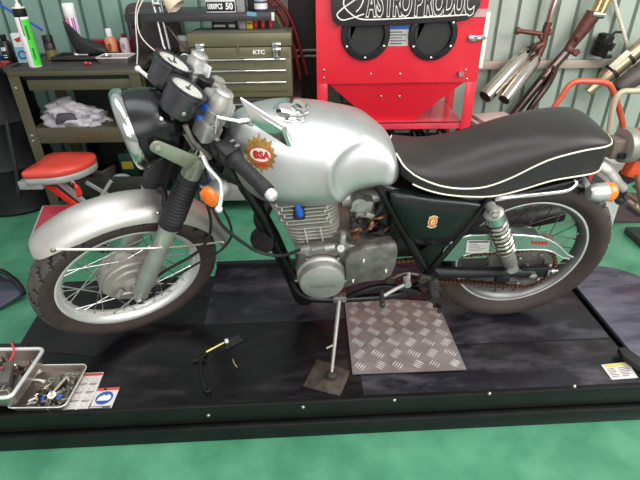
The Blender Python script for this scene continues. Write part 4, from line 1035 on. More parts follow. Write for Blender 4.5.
# lower shelf contents
o = empty('oil_can', (-1.25, 1.42, .1675), 'dark green can with yellow print on the lower bench shelf', 'can')
MB().box((0, 0, .0905), (.10, .07, .18), None, .012).build('body', mat('can_green', (18, 58, 44), .35), o); MB().box((.003, -.036, .10), (.07, .003, .05), None).build('print', mat('can_yellow', (176, 160, 60), .4), o); MB().lathe([(.02, .18), (.02, .2), (.0, .2)], (.0, 0, 0), (0, 0, 1), 16).build('cap', BLACK, o)
tag(MB().sphere((0, 0, 0), .05, (1.3, .9, .7), 14).sphere((.03, -.01, .01), .03, (1.2, 1, .8)).build('cloth_wad', mat('cloth_pale', (150, 170, 180), .8, bump=.3)), 'pale blue cloth wad in front of the green oil can', 'cloth').location = (-1.27, 1.30, .207)
for (x, y, z, sx, sy, sz, r, nm, lb, cat, mt) in (
    (-1.62, 1.34, .167, .16, .18, .14, .2, 'dark_box', 'dark greyish box at the back of the lower bench shelf', 'box', mat('dark_box', (48, 44, 46), .6)),
    (-1.40, 1.36, .167, .09, .12, .10, -.3, 'brown_box', 'low brown box beside the green oil can', 'box', mat('brown_box', (72, 60, 56), .7))):
    o = MB().bx((-sx/2, -sy/2, 0), (sx/2, sy/2, sz), .006).bx((-sx/2-.003, -sy/2-.003, sz*.72), (sx/2+.003, sy/2+.003, sz), .004).build(nm, mt); o.location = (x, y, z); o.rotation_euler.z = r; tag(o, lb, cat)
o = MB().bx((-.16, -.1, 0), (.16, .1, .012), .003).box((.05, -.02, .03), (.16, .10, .035), (0, .08, .2), .008).build('pink_rag', mat('pink_rag', (150, 110, 118), .8, bump=.3)); o.location = (-1.36, 1.56, .40); 
MB().bx((-.17, -.08, -.232), (-.155, .08, 0)).build('stand', BLACK, o); MB().bx((.155, -.08, -.232), (.17, .08, 0)).build('stand', BLACK, o); tag(o, 'low rack with dull pink rag above the lower bench shelf', 'rack')
# black drum to the left of the bench
m = MB().lathe([(.25, 0), (.262, .006), (.268, .02), (.258, .045), (.258, .28), (.266, .30), (.258, .32), (.258, .56), (.266, .58), (.258, .60), (.258, .85), (.266, .868), (.262, .88), (.25, .882), (.245, .872), (0, .872)], (0, 0, 0), (0, 0, 1), 64)
o = m.build('oil_drum', mat('drum_black', (6, 6, 7), .6, .2, .3, 5)); o.location = (-2.04, 1.46, 0); tag(o, 'black steel drum standing left of the olive workbench', 'drum')
MB().tube(spl([(.16, -.268, .15), (.19, -.255, .3), (.21, -.24, .5), (.225, -.23, .62)], 5), .012).build('hose', RUBBER, o)

# bench-top and drum-top things
def bottle(name, x, y, z, prof, mats, ks, label, cat, group=None, lean=(0, 0)):
    """prof: list of (radius, height) runs; each run is a part with its own material"""
    o = empty(name, (x, y, z), label, cat, group); o.rotation_euler = (lean[0], lean[1], 0)
    for nm, pr, mt in zip(ks, prof, mats): MB().lathe(pr, (0, 0, 0), (0, 0, 1), 28).build(nm, mt, o)
    return o
BZ = .9005
# spray can
def at_x(px, py, Y): return at(px, py, Y).x
sx, sy = -1.572, 1.262
o = bottle('spray_can', sx, sy, BZ, [[(.030, 0), (.033, .004), (.033, .245), (.030, .252)], [(.0305, .250), (.0325, .254), (.0325, .285), (.026, .292), (.0, .292)], [(.030, .291), (.030, .297), (.014, .299), (.012, .312), (.006, .314), (.006, .330), (0, .331)]],
    [mat('spray_white', (228, 224, 222), .35, 0, .03), BLACK, mat('spray_cap', (216, 210, 200), .4)], ['body', 'collar', 'nozzle'], 'white and green spray can with black collar at the bench front edge', 'spray can')
GRN = mat('spray_green', (72, 196, 62), .35, 0, .1)
def sleeve(parent, name, mt, r, a0, a1, z0, z1, n=14):
    m = MB(); rings = [[V((cos(R(a0+(a1-a0)*k/n))*r, sin(R(a0+(a1-a0)*k/n))*r, z)) for k in range(n+1)] for z in (z0, z1)]
    return m.loft(rings, cap=False, closed=False).build(name, mt, parent)
sleeve(o, 'green_label', GRN, .0334, -72, 70, .008, .24); sleeve(o, 'green_print', mat('spray_dark_green', (20, 92, 40), .4), .0337, -58, -40, .14, .21); sleeve(o, 'green_print', MATS['spray_dark_green'], .0337, -52, -38, .04, .10); sleeve(o, 'red_print', RED, .0336, -125, -112, .075, .083); sleeve(o, 'dark_strip', mat('spray_strip', (110, 50, 54), .4), .0336, -84, -74, .16, .25)
# paint can with white cap and coloured stripes
o = bottle('striped_spray_can', -1.452, 1.56, BZ, [[(.030, 0), (.032, .004), (.032, .215), (.028, .225)], [(.031, .222), (.0325, .226), (.0325, .285), (.030, .289), (0, .289)]], [mat('stripe_base', (212, 196, 214), .35), WHITE], ['body', 'cap'], 'tall spray can with white cap and purple striped body near the wall', 'spray can')
for k, (a, cc_) in enumerate(((-140, (120, 80, 170)), (-120, (224, 130, 60)), (-103, (200, 60, 130)), (-84, (236, 220, 220)), (-68, (190, 50, 120)), (-50, (96, 70, 168)))): sleeve(o, 'stripe', mat('stripe_%d' % k, cc_, .4), .0323, a, a+13, .01, .215)
sleeve(o, 'dark_spot', BLACK, .0326, -100, -82, .115, .15)
bottle('dark_spray_can', -1.575, 1.47, BZ, [[(.030, 0), (.030, .055)], [(.0302, .055), (.0302, .085), (.028, .09)], [(.028, .09), (.028, .128), (.025, .132), (0, .132)]], [mat('olive_can', (110, 96, 50), .4), mat('dark_can', (40, 32, 26), .4), BLACK], ['body', 'label', 'cap'], 'short dark can with olive body behind the green spray can', 'can')
o = bottle('black_bottle', -1.815, 1.45, .8735, [[(.030, 0), (.033, .004), (.033, .115), (.024, .135), (.014, .14)], [(.015, .14), (.016, .142), (.016, .168), (0, .169)]], [mat('bottle_black', (26, 26, 28), .3), BLACK], ['body', 'cap'], 'black bottle with white print standing on the black drum', 'bottle')
for z0, z1, a0, a1 in ((.085, .105, -115, -95), (.085, .105, -90, -70), (.06, .064, -112, -72), (.048, .052, -112, -72)): sleeve(o, 'white_print', WHITE, .0333, a0, a1, z0, z1)
o = empty('cardboard_carton', (-1.722, 1.53, .9005), 'white and blue carton with a red wing mark behind the green spray can', 'carton'); o.rotation_euler.z = .25
o.location = (-1.700, 1.40, .9005)
MB().bx((-.03, -.02, 0), (.03, .02, .155), .002).build('box', mat('carton_white', (206, 204, 206), .5), o)
MB().bx((-.0305, -.0212, .005), (.0305, -.020, .085)).build('blue_print', mat('carton_blue', (110, 160, 190), .5), o)
MB().prism([(-.02, -.0214, .125), (.02, -.0214, .14), (.012, -.0214, .128), (.016, -.0214, .118), (.004, -.0214, .112), (-.004, -.0214, .108)], (0, .001, 0)).build('red_wing', RED, o)
MB().tube([V((cos(a)*.018, -.0212, .042+sin(a)*.02)) for a in [2*PI*k/20 for k in range(20)]], .0035, 6, closed=True).build('dark_ring', mat('carton_ink', (36, 52, 70), .5), o)
o = MB().bx((-.06, -.05, 0), (.06, .05, .022), .003).bx((-.055, -.051, .008), (.04, -.050, .011)).build('white_box', WHITE); o.location = (-1.90, 1.335, .8835); tag(o, 'flat white box at the front of the black drum top', 'box')
o = MB().bx((-.03, -.03, 0), (.03, .03, .03), .003).box((.01, 0, .034), (.05, .03, .012), (0, .1, .4), .003).build('red_packet', mat('red_packet', (150, 36, 30), .4, c2=(60, 20, 18), thr=(.4, .6), scale=50)); o.location = (-1.84, 1.40, .8965); o.location = (-1.815, 1.375, .8735); tag(o, 'small red packet between white box and black bottle', 'packet')
o = bottle('blue_can', -1.895, 1.44, .8735, [[(.034, 0), (.036, .004), (.036, .20), (.03, .22)], [(.02, .22), (.02, .25), (0, .25)]], [mat('blue_can', (30, 74, 160), .35), WHITE], ['body', 'cap'], 'blue can cut off at the left photo edge', 'can')
tag(MB().tube(spl([(-1.87, 1.62, 1.18), (-1.78, 1.60, 1.125), (-1.70, 1.58, 1.085), (-1.64, 1.56, 1.05)], 6), .007, 10).build('hanging_air_hose', mat('blue_hose', (28, 78, 170), .3)), 'thin blue air hose at the top left behind the cans', 'hose')
# black pouch leaning on a long tray
pm = MB(); pts = [(-.10, 0, .17), (-.088, 0, .155), (-.05, 0, .10), (.02, 0, .075), (.085, 0, .045), (.11, 0, .02), (.10, 0, .0), (-.05, 0, .0), (-.08, 0, .05)]
rings = []
P_ = spl(pts, 4, True); c_ = V((.0, 0, .05))
for f, y in ((.3, -.03), (.8, -.026), (1, -.012), (1, .012), (.8, .026), (.3, .03)): rings.append([c_+(p-c_)*f+V((0, y, 0)) for p in P_])
o = pm.loft(rings).build('tool_pouch', mat('pouch_black', (30, 29, 31), .55, 0, .2, 20, .1)); o.location = (-1.36, 1.475, .928); tag(o, 'black fabric tool pouch on the long dark tray', 'pouch')
o = MB().bx((-.165, -.075, 0), (.165, .075, .012), .003).bx((-.165, -.075, .0), (.165, -.068, .026), .002).bx((-.165, .068, 0), (.165, .075, .026), .002).bx((-.165, -.075, 0), (-.158, .075, .026), .002).bx((.158, -.075, 0), (.165, .075, .026), .002).build('long_tray', mat('long_tray_grey', (62, 56, 54), .35, .4)); o.location = (-1.385, 1.47, BZ); tag(o, 'long dark tray under the black tool pouch', 'tray')
o = MB().cyl((0, 0, 0), (.075, -.012, 0), .006, n=10).lathe([(.0, -.012), (.009, -.009), (.010, .004), (.006, .01)], (0, 0, 0), (1, -.16, 0), 12).build('chrome_driver', CHROME); o.location = (-1.40, 1.40, .934); o.location.z = .936; tag(o, 'short chrome tool in front of the black pouch', 'tool')
o = MB().sphere((0, 0, .012), .012, (1, .8, .8)).sphere((.022, 0, .010), .010, (1, .8, .8)).build('red_bulb', mat('red_bulb', (176, 24, 40), .2, coat=.5)); o.location = (-1.30, 1.275, BZ); tag(o, 'tiny red glossy plug at the front of the bench top', 'plug')
o = bottle('orange_bottle', -1.262, 1.585, BZ, [[(.032, 0), (.034, .004), (.034, .085), (.026, .10), (.016, .104)], [(.016, .104), (.018, .106), (.018, .145), (.015, .149), (0, .149)]], [mat('bottle_peach', (214, 142, 96), .35), WHITE], ['body', 'cap'], 'peach coloured bottle with white cap on the bench', 'bottle'); sleeve(o, 'brown_print', mat('brown_print', (150, 70, 50), .5), .0344, -105, -70, .03, .07)
o = bottle('white_bottle', -1.175, 1.57, BZ, [[(.024, 0), (.026, .004), (.026, .085), (.018, .098), (.011, .101)], [(.012, .101), (.013, .103), (.013, .118), (.006, .122), (0, .122)]], [mat('bottle_pale', (200, 184, 190), .35), mat('cap_maroon', (96, 38, 40), .4)], ['body', 'cap'], 'small pale bottle with maroon cap near the bench end', 'bottle'); sleeve(o, 'grey_print', mat('grey_print', (150, 130, 140), .5), .0263, -110, -75, .04, .07)
o = MB().bx((-.14, -.03, 0), (.14, .03, .075), .003).bx((-.142, -.032, .055), (.142, .032, .08), .003).build('red_box', mat('dark_red_box', (140, 24, 34), .4)); o.location = (-1.30, 1.647, BZ); tag(o, 'long dark red box behind the peach bottle', 'box')
# steel tray on the bench
o, _, _ = tray('steel_dish', (-1.262, 1.31), (-1.075, 1.45), BZ, .03, .003, 'shiny rectangular steel dish at the right end of the bench top')
# tall padded panel behind the shelf
o = empty('padded_panel', (-1.02, 1.80, 0), 'tall dark brown padded backrest panel standing behind the steel shelf', 'panel')
def rr(x0, x1, z0, z1, r, n=6):
    pts = []
    for cx, cz, a0 in ((x1-r, z1-r, 0), (x0+r, z1-r, 90), (x0+r, z0+r, 180), (x1-r, z0+r, 270)):
        for k in range(n): a = R(a0+90*k/(n-1)); pts.append(V((cx+cos(a)*r, 0, cz+sin(a)*r)))
    return pts
p0 = at(123, 3, 1.76); p1 = at(176, 3, 1.76)
w0, w1 = p0.x+1.02, p1.x+1.02
MB().prism([v+V((0, -.055, 0)) for v in rr(w0, w1, .45, p0.z, .06)], (0, .06, 0), .012).build('pad', mat('panel_brown', (62, 52, 52), .55, 0, .12, 14, .08), o)
MB().bx(((w0+w1)/2-.03, -.02, 0), ((w0+w1)/2+.03, .02, .46)).bx(((w0+w1)/2-.12, -.06, 0), ((w0+w1)/2+.12, .04, .03), .005).build('stand', BLACK, o)
# ------------------------------------------------------------------ folding creeper seat, left
PADR = mat('creeper_red', (204, 66, 52), .38, 0, .08, 8, .04, coat=.2); CRG = mat('creeper_grey', (160, 158, 154), .4, .2, .08); CRR = mat('creeper_red_metal', (206, 40, 30), .3, 0, .06, coat=.4)
o = empty('creeper_seat', (-1.42, .98, 0), 'folding mechanic creeper seat with red pad and grey frame beside the bench', 'creeper seat'); LC = lambda v: V(v)-o.location
SZ = .45
out = [(-1.42+(x+1.42)*.95-.012, .99+(y-.99)*.96) for x, y in [(-1.585, .842), (-1.572, .99), (-1.566, 1.135), (-1.45, 1.155), (-1.34, 1.15), (-1.285, 1.12), (-1.262, 1.05), (-1.285, .96), (-1.34, .885), (-1.41, .848), (-1.50, .834)]]
P_ = [V((x, y, SZ)) for x, y in out]; PS = spl(P_, 4, True); cc = sum(PS, Vector())/len(PS)
def slab(z0, z1, f, e): 
    return MB().loft([[LC(V((cc.x+(p.x-cc.x)*k*f, cc.y+(p.y-cc.y)*k*f, z))) for p in PS] for k, z in ((.97, z0), (1, z0+e), (1, z1-e), (.96, z1), (.5, z1+.004), (.02, z1+.005))])
slab(SZ-.035, SZ, 1, .008).build('seat_pad', PADR, o, 60)
slab(SZ-.075, SZ-.036, .985, .006).build('seat_frame', CRG, o, 50)
MB().bx(LC((-1.625, .845, SZ-.10)), LC((-1.50, .90, SZ-.055)), .004).build('hinge_block', CRG, o)
yy = .93
t1, t2 = at(57, 180, yy), at(96, 212, yy)
MB().tube([LC(t1), LC(t2)], .017, 4).build('frame_tube', CRG, o)
MB().tube([LC(at(43, 181, .90)), LC(at(82, 210, .90))], .016, 4).build('brace_tube', CRR, o)
MB().tube([LC(at(111, 181, .96)), LC(at(90, 215, .96))], .012, 4).build('frame_tube', CRG, o)
MB().tube([LC(at(86, 182, 1.0)), LC(at(120, 202, 1.0))], .011, 4).build('frame_tube', CRG, o)
rp = at(76, 190, .88)
MB().tube(spl([LC(rp+V((0, 0, .045))), LC(rp+V((.008, 0, .02))), LC(rp+V((.014, 0, -.02))), LC(rp+V((.0, 0, -.03)))], 4), [.008]*4+[.015]*9).build('red_latch', CRR, o)
MB().tube(spl([LC(rp+V((.004, 0, .04))), LC(rp+V((-.010, .0, .055))), LC(rp+V((-.015, .0, .035)))], 4), .004, 8).build('wire_clip', BOLT, o)
lowp = [at(38, 231, .78), at(55, 203, .95), at(92, 200, .95), at(96, 231, .78)]
lowp = [V((-1.60, .74, .11)), V((-1.57, .90, .23)), V((-1.22, .92, .23)), V((-1.20, .74, .11))]
nn = (lowp[1]-lowp[0]).cross(lowp[3]-lowp[0]).normalized()
if nn.z < 0: nn = -nn
MB().prism([LC(p) for p in lowp], -nn*.03, .006).build('lower_frame', CRG, o)
c4 = sum(lowp, Vector())/4
MB().prism([LC(c4+(p-c4)*.88+nn*.001) for p in lowp], nn*.018, .005).build('lower_pad', mat('creeper_low_pad', (150, 36, 52), .4, coat=.2), o)
for x, y in ((-1.58, .77), (-1.22, .77), (-1.53, .97), (-1.26, .97)):
    MB().cyl(LC((x, y-.014, .032)), LC((x, y+.014, .032)), .032, n=20).cyl(LC((x, y, .032)), LC((x, y, .10 if y < .9 else .16)), .008).build('caster', BLACK, o)
MB().box(LC((-1.40, .96, .17)), (.30, .03, .03)).build('cross_tube', CRG, o)

# ------------------------------------------------------------------ rolling cabinet, tool chest, shelf
TX0, TX1, TY0, TY1 = -.712, -.166, 1.25, 1.46
o = empty('rolling_tool_cabinet', (-.44, 1.45, 0), 'dark olive rolling cabinet under the olive tool chest', 'tool cabinet'); LC = lambda v: V(v)-o.location
MB().bx(LC((-.76, 1.26, .19)), LC((-.12, 1.72, .715)), .006).build('body', OLIVE_D, o)
for k in range(4):
    z = .225+k*.12; d = MB().bx(LC((-.74, 1.25, z)), LC((-.14, 1.262, z+.108)), .003).build('drawer', OLIVE_D, o); MB().bx(LC((-.72, 1.24, z+.088)), LC((-.16, 1.252, z+.10)), .002).build('handle', CHROME, d)
MB().bx(LC((-.77, 1.21, .09)), LC((-.11, 1.72, .188)), .004).build('base_tray', mat('base_tray_grey', (158, 152, 146), .45, .3), o)
for x in (-.72, -.16):
    for y in (1.28, 1.66): MB().cyl(LC((x, y-.014, .042)), LC((x, y+.014, .042)), .042, n=20).bx(LC((x-.02, y-.02, .042)), LC((x+.02, y+.02, .09))).build('caster', BLACK, o)
o = empty('tool_chest', (-.44, 1.42, .716), 'olive steel tool chest with chrome drawer pulls and two latches', 'tool chest'); LC = lambda v: V(v)-o.location
OL2 = mat('chest_olive', (102, 97, 72), .4, .15, .06, 4)
MB().bx(LC((TX0, TY0+.004, .718)), LC((TX1, TY1, .985)), .006).build('body', OL2, o)
lid = MB().bx(LC((TX0-.006, TY0-.002, .989)), LC((TX1+.006, TY1, 1.058)), .006).build('lid', OL2, o)
MB().bx(LC((TX0+.02, TY0+.02, 1.058)), LC((TX1-.02, TY1-.02, 1.063)), .002).build('lid_mat', mat('lid_grey', (86, 86, 78), .5), lid)
MB().bx(LC((TX0+.01, TY0-.002, .932)), LC((TX1-.01, TY0+.01, .986)), .003).build('front_panel', OL2, o)
for z in (.874, .815, .752):
    d = MB().bx(LC((TX0+.03, TY0-.002, z)), LC((TX1-.03, TY0+.012, z+.054)), .003).build('drawer', OL2, o)
    MB().bx(LC((TX0+.045, TY0-.016, z+.044)), LC((TX1-.03, TY0-.001, z+.056)), .003).build('handle', CHROME, d)
for px in (201, 277):
    x = at(px, 52, TY0).x
    l = MB().box(LC((x, TY0-.008, .995)), (.048, .014, .028), None, .003).build('latch', CHROME, o)
    MB().box(LC((x, TY0-.010, .955)), (.036, .014, .06), None, .004).box(LC((x, TY0-.018, .972)), (.046, .008, .02), None, .003).build('hasp', CHROME, l)
x = at(238, 47, TY0).x; MB().box(LC((x, TY0-.008, .985)), (.008, .012, .04), None, .002).cyl(LC((x, TY0-.012, .975)), LC((x, TY0-.004, .975)), .007).build('lock', OL2, o)
x = at(259, 52.5, TY0).x; MB().text('KTC', LC((x, TY0-.0035, .9605)), (1, 0, 0), (0, 0, 1), .029, 1.15, bold=.0012).build('lettering', WHITE, o)
# shelf above
SHM = mat('shelf_dark_steel', (66, 64, 66), .45, .5, .12, 8)
zs0, zs1 = at(200, 21.5, 1.30).z, at(200, 13.5, 1.30).z
xs0, xs1 = at(125, 20, 1.30).x, at(275, 20, 1.30).x
o = empty('wall_shelf', (-.6, 1.5, zs0), 'dark steel wall shelf with front lip above the tool chest', 'shelf'); LC = lambda v: V(v)-o.location
MB().bx(LC((xs0, 1.30, zs0)), LC((xs1, 1.306, zs1+.002)), .001).bx(LC((xs0, 1.30, zs1-.004)), LC((xs1, 1.68, zs1)), .001).build('shelf_board', SHM, o)
for x in (xs0+.10, xs1-.14):
    m = MB().bx(LC((x, 1.32, zs0+.0)), LC((x+.02, 1.855, zs0+.022))).prism([LC((x+.008, 1.32, zs0)), LC((x+.008, 1.85, zs0)), LC((x+.008, 1.85, zs0-.05)), LC((x+.008, 1.7, zs0-.03))], (.004, 0, 0)).build('bracket', SHM, o)
MB().box(LC((xs1-.01, 1.298, (zs0+zs1)/2)), (.016, .008, .04), None, .002).build('end_clip', CREAM, o); MB().box(LC((at(252, 17, 1.3).x, 1.2995, zs1-.006)), (.05, .004, .02), (0, .1, 0)).build('blue_sticker', mat('sticker_blue', (90, 140, 170), .5), o)
MB().cyl(LC((xs0+.03, 1.31, zs0-.016)), LC((xs0+.07, 1.31, zs0-.016)), .012).build('clamp', BLACK, o)
# things on that shelf
zt = zs1+.001
bxx = at(222, 8, 1.36).x
o = empty('white_box_50', (bxx, 1.37, zt), 'white and black box printed with 50 on the wall shelf', 'box'); w_ = .078
MB().bx((-w_, -.05, 0), (w_, .05, .13), .002).build('box', mat('box_white', (206, 204, 200), .5), o)
MB().bx((-w_+.002, -.0515, .006), (w_-.002, -.0505, .052)).build('black_band', BLACK, o)
MB().text('1000PCS', (-.030, -.0525, .029), (1, 0, 0), (0, 0, 1), .036, .62, bold=.0012).text('50', (.046, -.0525, .029), (1, 0, 0), (0, 0, 1), .044, .9, bold=.0016).build('print', WHITE, o)
MB().bx((-w_+.01, -.0515, .062), (w_-.02, -.0505, .075)).bx((-w_+.01, -.0515, .085), (w_-.04, -.0505, .10)).build('upper_print', mat('grey_ink', (70, 70, 72), .5), o)
o = MB().bx((-.02, -.05, 0), (.02, .05, .11), .002).bx((-.021, -.051, .03), (.021, -.049, .06)).build('grey_box', mat('grey_box', (132, 130, 128), .5)); o.location = (bxx+w_+.026, 1.38, zt); tag(o, 'narrow grey box right of the box printed 50', 'box')
o = bottle('clear_bottle', at(261, 8, 1.37).x, 1.37, zt, [[(.034, 0), (.036, .003), (.036, .05)], [(.0362, .012), (.0364, .014), (.0364, .038), (.0362, .04)], [(.036, .05), (.030, .065), (.012, .075), (.012, .10), (0, .10)]], [mat('bottle_navy', (60, 66, 92), .3), mat('bottle_label', (210, 208, 204), .5), mat('bottle_grey', (150, 150, 150), .3)], ['body', 'label', 'neck'], 'grey bottle with pale label at the right end of the wall shelf', 'bottle')
o = MB().bx((-.018, -.03, 0), (.018, .03, .10), .003).bx((-.016, -.031, .05), (.016, -.029, .08)).build('black_carton', BLACK); o.location = (at(251, 8, 1.37).x, 1.41, zt); tag(o, 'thin black carton behind the grey shelf bottle', 'carton')
# things behind the chest lid, below the shelf
LT = 1.0635
def on_lid(px, w, h, y, nm, mt, lb, cat, extra=None, grp=None):
    x = at(px, 30, y).x; o = MB().bx((-w/2, -.03, 0), (w/2, .03, h), .002)
    if extra: extra(o, w, h)
    o = o.build(nm, mt if isinstance(mt, list) else [mt]); o.location = (x, y, LT); return tag(o, lb, cat, grp)
def ex2(m, w, h): m.mat(1).bx((-w*.42, -.0312, h*.5), (w*.42, -.0305, h*.56)).bx((-w*.42, -.0312, h*.68), (w*.3, -.0305, h*.78)).bx((-w*.42, -.0312, h*.15), (w*.05, -.0305, h*.3)).bx((w*.2, -.0312, h*.12), (w*.44, -.0305, h*.32))
on_lid(225.5, .135, .075, 1.40, 'black_box', [BLACK, mat('print_grey', (150, 150, 150), .5)], 'black printed box on the tool chest lid under the shelf', 'box', ex2)
on_lid(243.5, .035, .07, 1.40, 'grey_carton', [mat('grey_carton', (150, 146, 140), .5), LYEL], 'small grey carton between black box and yellow carton', 'carton', lambda m, w, h: m.mat(1).bx((-w*.4, -.0308, h*.6), (w*.4, -.0304, h*.7)))
on_lid(250.5, .034, .075, 1.40, 'yellow_carton', [mat('yellow_carton', (206, 178, 40), .5), INK], 'small yellow carton on the tool chest lid', 'carton', lambda m, w, h: m.mat(1).bx((-w*.4, -.0308, h*.3), (w*.4, -.0304, h*.4)))
for k, px in enumerate((256, 259.5, 263, 267, 271)):
    x = at(px, 32, 1.41).x; o = MB().lathe([(.008, 0), (.010, .01), (.008, .05), (.010, .075), (.007, .085), (0, .087)], (0, 0, 0), (0, 0, 1), 12).build('screwdriver', CRR if k % 2 == 0 else mat('handle_dark', (70, 22, 24), .4)); o.location = (x, 1.405+.02*(k % 2), LT)
    tag(o, 'upright red tool handle standing on the chest lid under the shelf' if k % 2 == 0 else 'upright dark red tool handle standing on the chest lid under the shelf', 'screwdriver', 'red tool handles' if k % 2 == 0 else 'dark tool handles')
# small odds between padded panel and chest
o = bottle('small_jar', at(183, 38, 1.5).x, 1.48, .90, [[(.03, 0), (.032, .004), (.032, .06)], [(.033, .06), (.033, .085), (0, .086)]], [mat('jar_beige', (180, 160, 140), .4), WHITE], ['body', 'lid'], 'small beige jar with white lid left of the tool chest', 'jar')
o.location = (at(184, 40, 1.5).x, 1.5, .9325)
t = empty('side_stand_table', (o.location.x-.06, 1.5, 0), 'narrow dark table between padded panel and tool chest', 'table'); LC = lambda v: V(v)-t.location
MB().bx((-.12, -.16, .91), (.07, .12, .932), .003).build('table_top', OLIVE_D, t)
for x in (-.11, .045):
    for y in (-.15, .10): MB().bx((x, y, 0), (x+.015, y+.015, .91)).build('leg', BLACK, t)
# lamp with two bright rods and a beige shade
lx = at(166, 47, 1.40)
o = empty('clamp_lamp', (lx.x, 1.40, .9325), 'lamp with two bright metal rods and beige shade beside the chest', 'lamp'); LC = lambda v: V(v)-o.location
MB().lathe([(.05, 0), (.055, .004), (.055, .018), (.02, .03), (.0, .03)], (0, 0, 0), (0, 0, 1), 28).build('base', BLACK, o)
ROD = mat('lamp_rod', (226, 224, 220), .25, .6)
for a, b_ in (((151, -6), (163.5, 46)), ((156.5, -6), (170, 50))): MB().tube([LC(at(*a, 1.40)), LC(at(*b_, 1.40)), LC((lx.x, 1.40, .95))], .0065, 8).build('rod', ROD, o)
MB().cyl(LC(at(154, 4, 1.40)), LC(at(166, 5, 1.40)), .014).cyl(LC(at(160, -5, 1.39)), LC(at(163, 12, 1.39)), .010).build('joint', STEEL, o)
MB().tube([LC(at(167, 26, 1.42)), LC(at(189, 54, 1.42))], .006, 6).build('strut', mat('strut_grey', (120, 116, 114), .4, .5), o)
a, b_ = at(163, -8, 1.38), at(176, 11, 1.36); d = (b_-a).normalized()
MB().lathe([(.022, -.01), (.03, .02), (.055, .10), (.053, .10), (.028, .02), (.0, .0)], LC(a), d+V((.15, 0, 0)), 32).build('lamp_shade', mat('lamp_beige', (206, 190, 164), .45), o)
# white cables hanging off the shelf end
for pts, lb in ((((142, -6), (137, 5), (135.5, 16), (136, 30), (137.5, 50), (137, 66), (139, 84)), 'white cable hanging straight down in front of the padded panel'), (((146, -6), (139, 8), (137, 18), (139, 32), (146, 43), (158, 53), (166, 58)), 'white cable curving from the shelf towards the round instruments')):
    m = MB().tube(spl([at(x, y, 1.285) for x, y in pts], 5), .0032, 8); p = at(*pts[0], 1.285)
    tag(m.build('hanging_cable', mat('cable_ivory', (226, 218, 204), .4), loc=p), lb, 'cable')
# air hoses
for nm, pts, c_, lb, r in (('hanging_hose', ((255, -6), (272, 4), (284, 20), (292, 42), (298, 66), (302, 95), (303, 120)), (150, 34, 30), 'red air hose hanging between tool chest and red cabinet', .011),
                        ('hanging_hose', ((262, -6), (276, 0), (290, 18), (299, 44), (307, 75), (310, 120)), (120, 26, 26), 'darker red air hose hanging nearest the red cabinet', .011),
                        ('hanging_hose', ((258, -6), (268, 4), (279, 22), (287, 46), (292, 70), (294, 110)), (146, 140, 70), 'yellow green air hose hanging by the tool chest corner', .008),
                        ('hanging_hose', ((275, 20), (282, 36), (288, 55), (291, 75), (294, 96)), (40, 36, 34), 'thin black hose hanging close to the tool chest side', .007)):
    P_ = spl([at(x, y, {150: 1.75, 120: 1.72, 146: 1.78, 40: 1.80}[c_[0]]) for x, y in pts if y < 100], 6); tag(MB().tube(P_, r, 10).build(nm, mat('hose_%d_%d' % (c_[0], c_[1]), c_, .4), loc=P_[0]), lb, 'hose')
z = at(308, 56, 1.78).z
for dz in (.0, .035): struct(MB().cyl((-.34, 1.775, z+dz), (.05, 1.775, z+dz), .009).build('trim_pipe', PILM))

# ------------------------------------------------------------------ the red blast cabinet
CR = mat('cabinet_red', (206, 24, 44), .35, 0, .05, 3, .01, coat=.25)
CX0, CX1, CY0, CY1 = -.028, .852, 1.20, 1.66
o = empty('blast_cabinet', (.41, 1.43, 0), 'tall red sandblasting cabinet with two round glove ports', 'blast cabinet'); LC = lambda v: V(v)-o.location
def fp_(px, py, d=0.): p = at(px, py, CY0+d); return p
# front panel with two port holes
def holed(m, x0, x1, z0, z1, holes, y, n=40):
    xm = (x0+x1)/2
    for (hx, hz, hr), (a, b_) in zip(holes, ((x0, xm), (xm, x1))):
        A = sorted([2*PI*k/n for k in range(n)]+[math.atan2(zc-hz, xc-hx) % (2*PI) for xc in (a, b_) for zc in (z0, z1)])
        ring = []; outr = []; q = len(A)
        for t in A:
            c, s = cos(t), sin(t); ring.append(LC((hx+c*hr, y, hz+s*hr)))
            sc = min(((b_-hx)/c if c > 1e-6 else ((a-hx)/c if c < -1e-6 else 1e9)), ((z1-hz)/s if s > 1e-6 else ((z0-hz)/s if s < -1e-6 else 1e9)))
            outr.append(LC((hx+c*sc, y, hz+s*sc)))
        m.add(ring+outr, [(k, (k+1) % q, q+(k+1) % q, q+k) for k in range(q)])
    return m
h1, h2 = fp_(365.5, 34.5), fp_(432.5, 34.5)
zb = .80
m = MB(); holed(m, CX0, CX1, zb, 1.32, ((h1.x, h1.z, .108), (h2.x, h2.z, .108)), CY0)
m.bx(LC((CX0, CY0+.001, zb)), LC((CX0+.012, CY1, 1.32))).bx(LC((CX1-.012, CY0+.001, zb)), LC((CX1, CY1, 1.32))).bx(LC((CX0, CY1-.012, zb)), LC((CX1, CY1, 1.75)))
m.prism([LC((CX0, CY0, 1.32)), LC((CX0, CY1, 1.32)), LC((CX0, CY1, 1.75)), LC((CX0, 1.42, 1.75))], (.012, 0, 0)).prism([LC((CX1-.012, CY0, 1.32)), LC((CX1-.012, CY1, 1.32)), LC((CX1-.012, CY1, 1.75)), LC((CX1-.012, 1.42, 1.75))], (.012, 0, 0))
m.prism([LC((CX0, CY0, 1.32)), LC((CX1, CY0, 1.32)), LC((CX1, 1.42, 1.75)), LC((CX0, 1.42, 1.75))], (0, .012, 0)).bx(LC((CX0, 1.42, 1.74)), LC((CX1, CY1, 1.75)))
m.build('body', CR, o, 30)
MB().bx(LC((CX0+.012, CY0+.25, zb+.01)), LC((CX1-.012, CY0+.256, 1.30))).build('inside', mat('cabinet_inside', (60, 24, 26), .7), o)
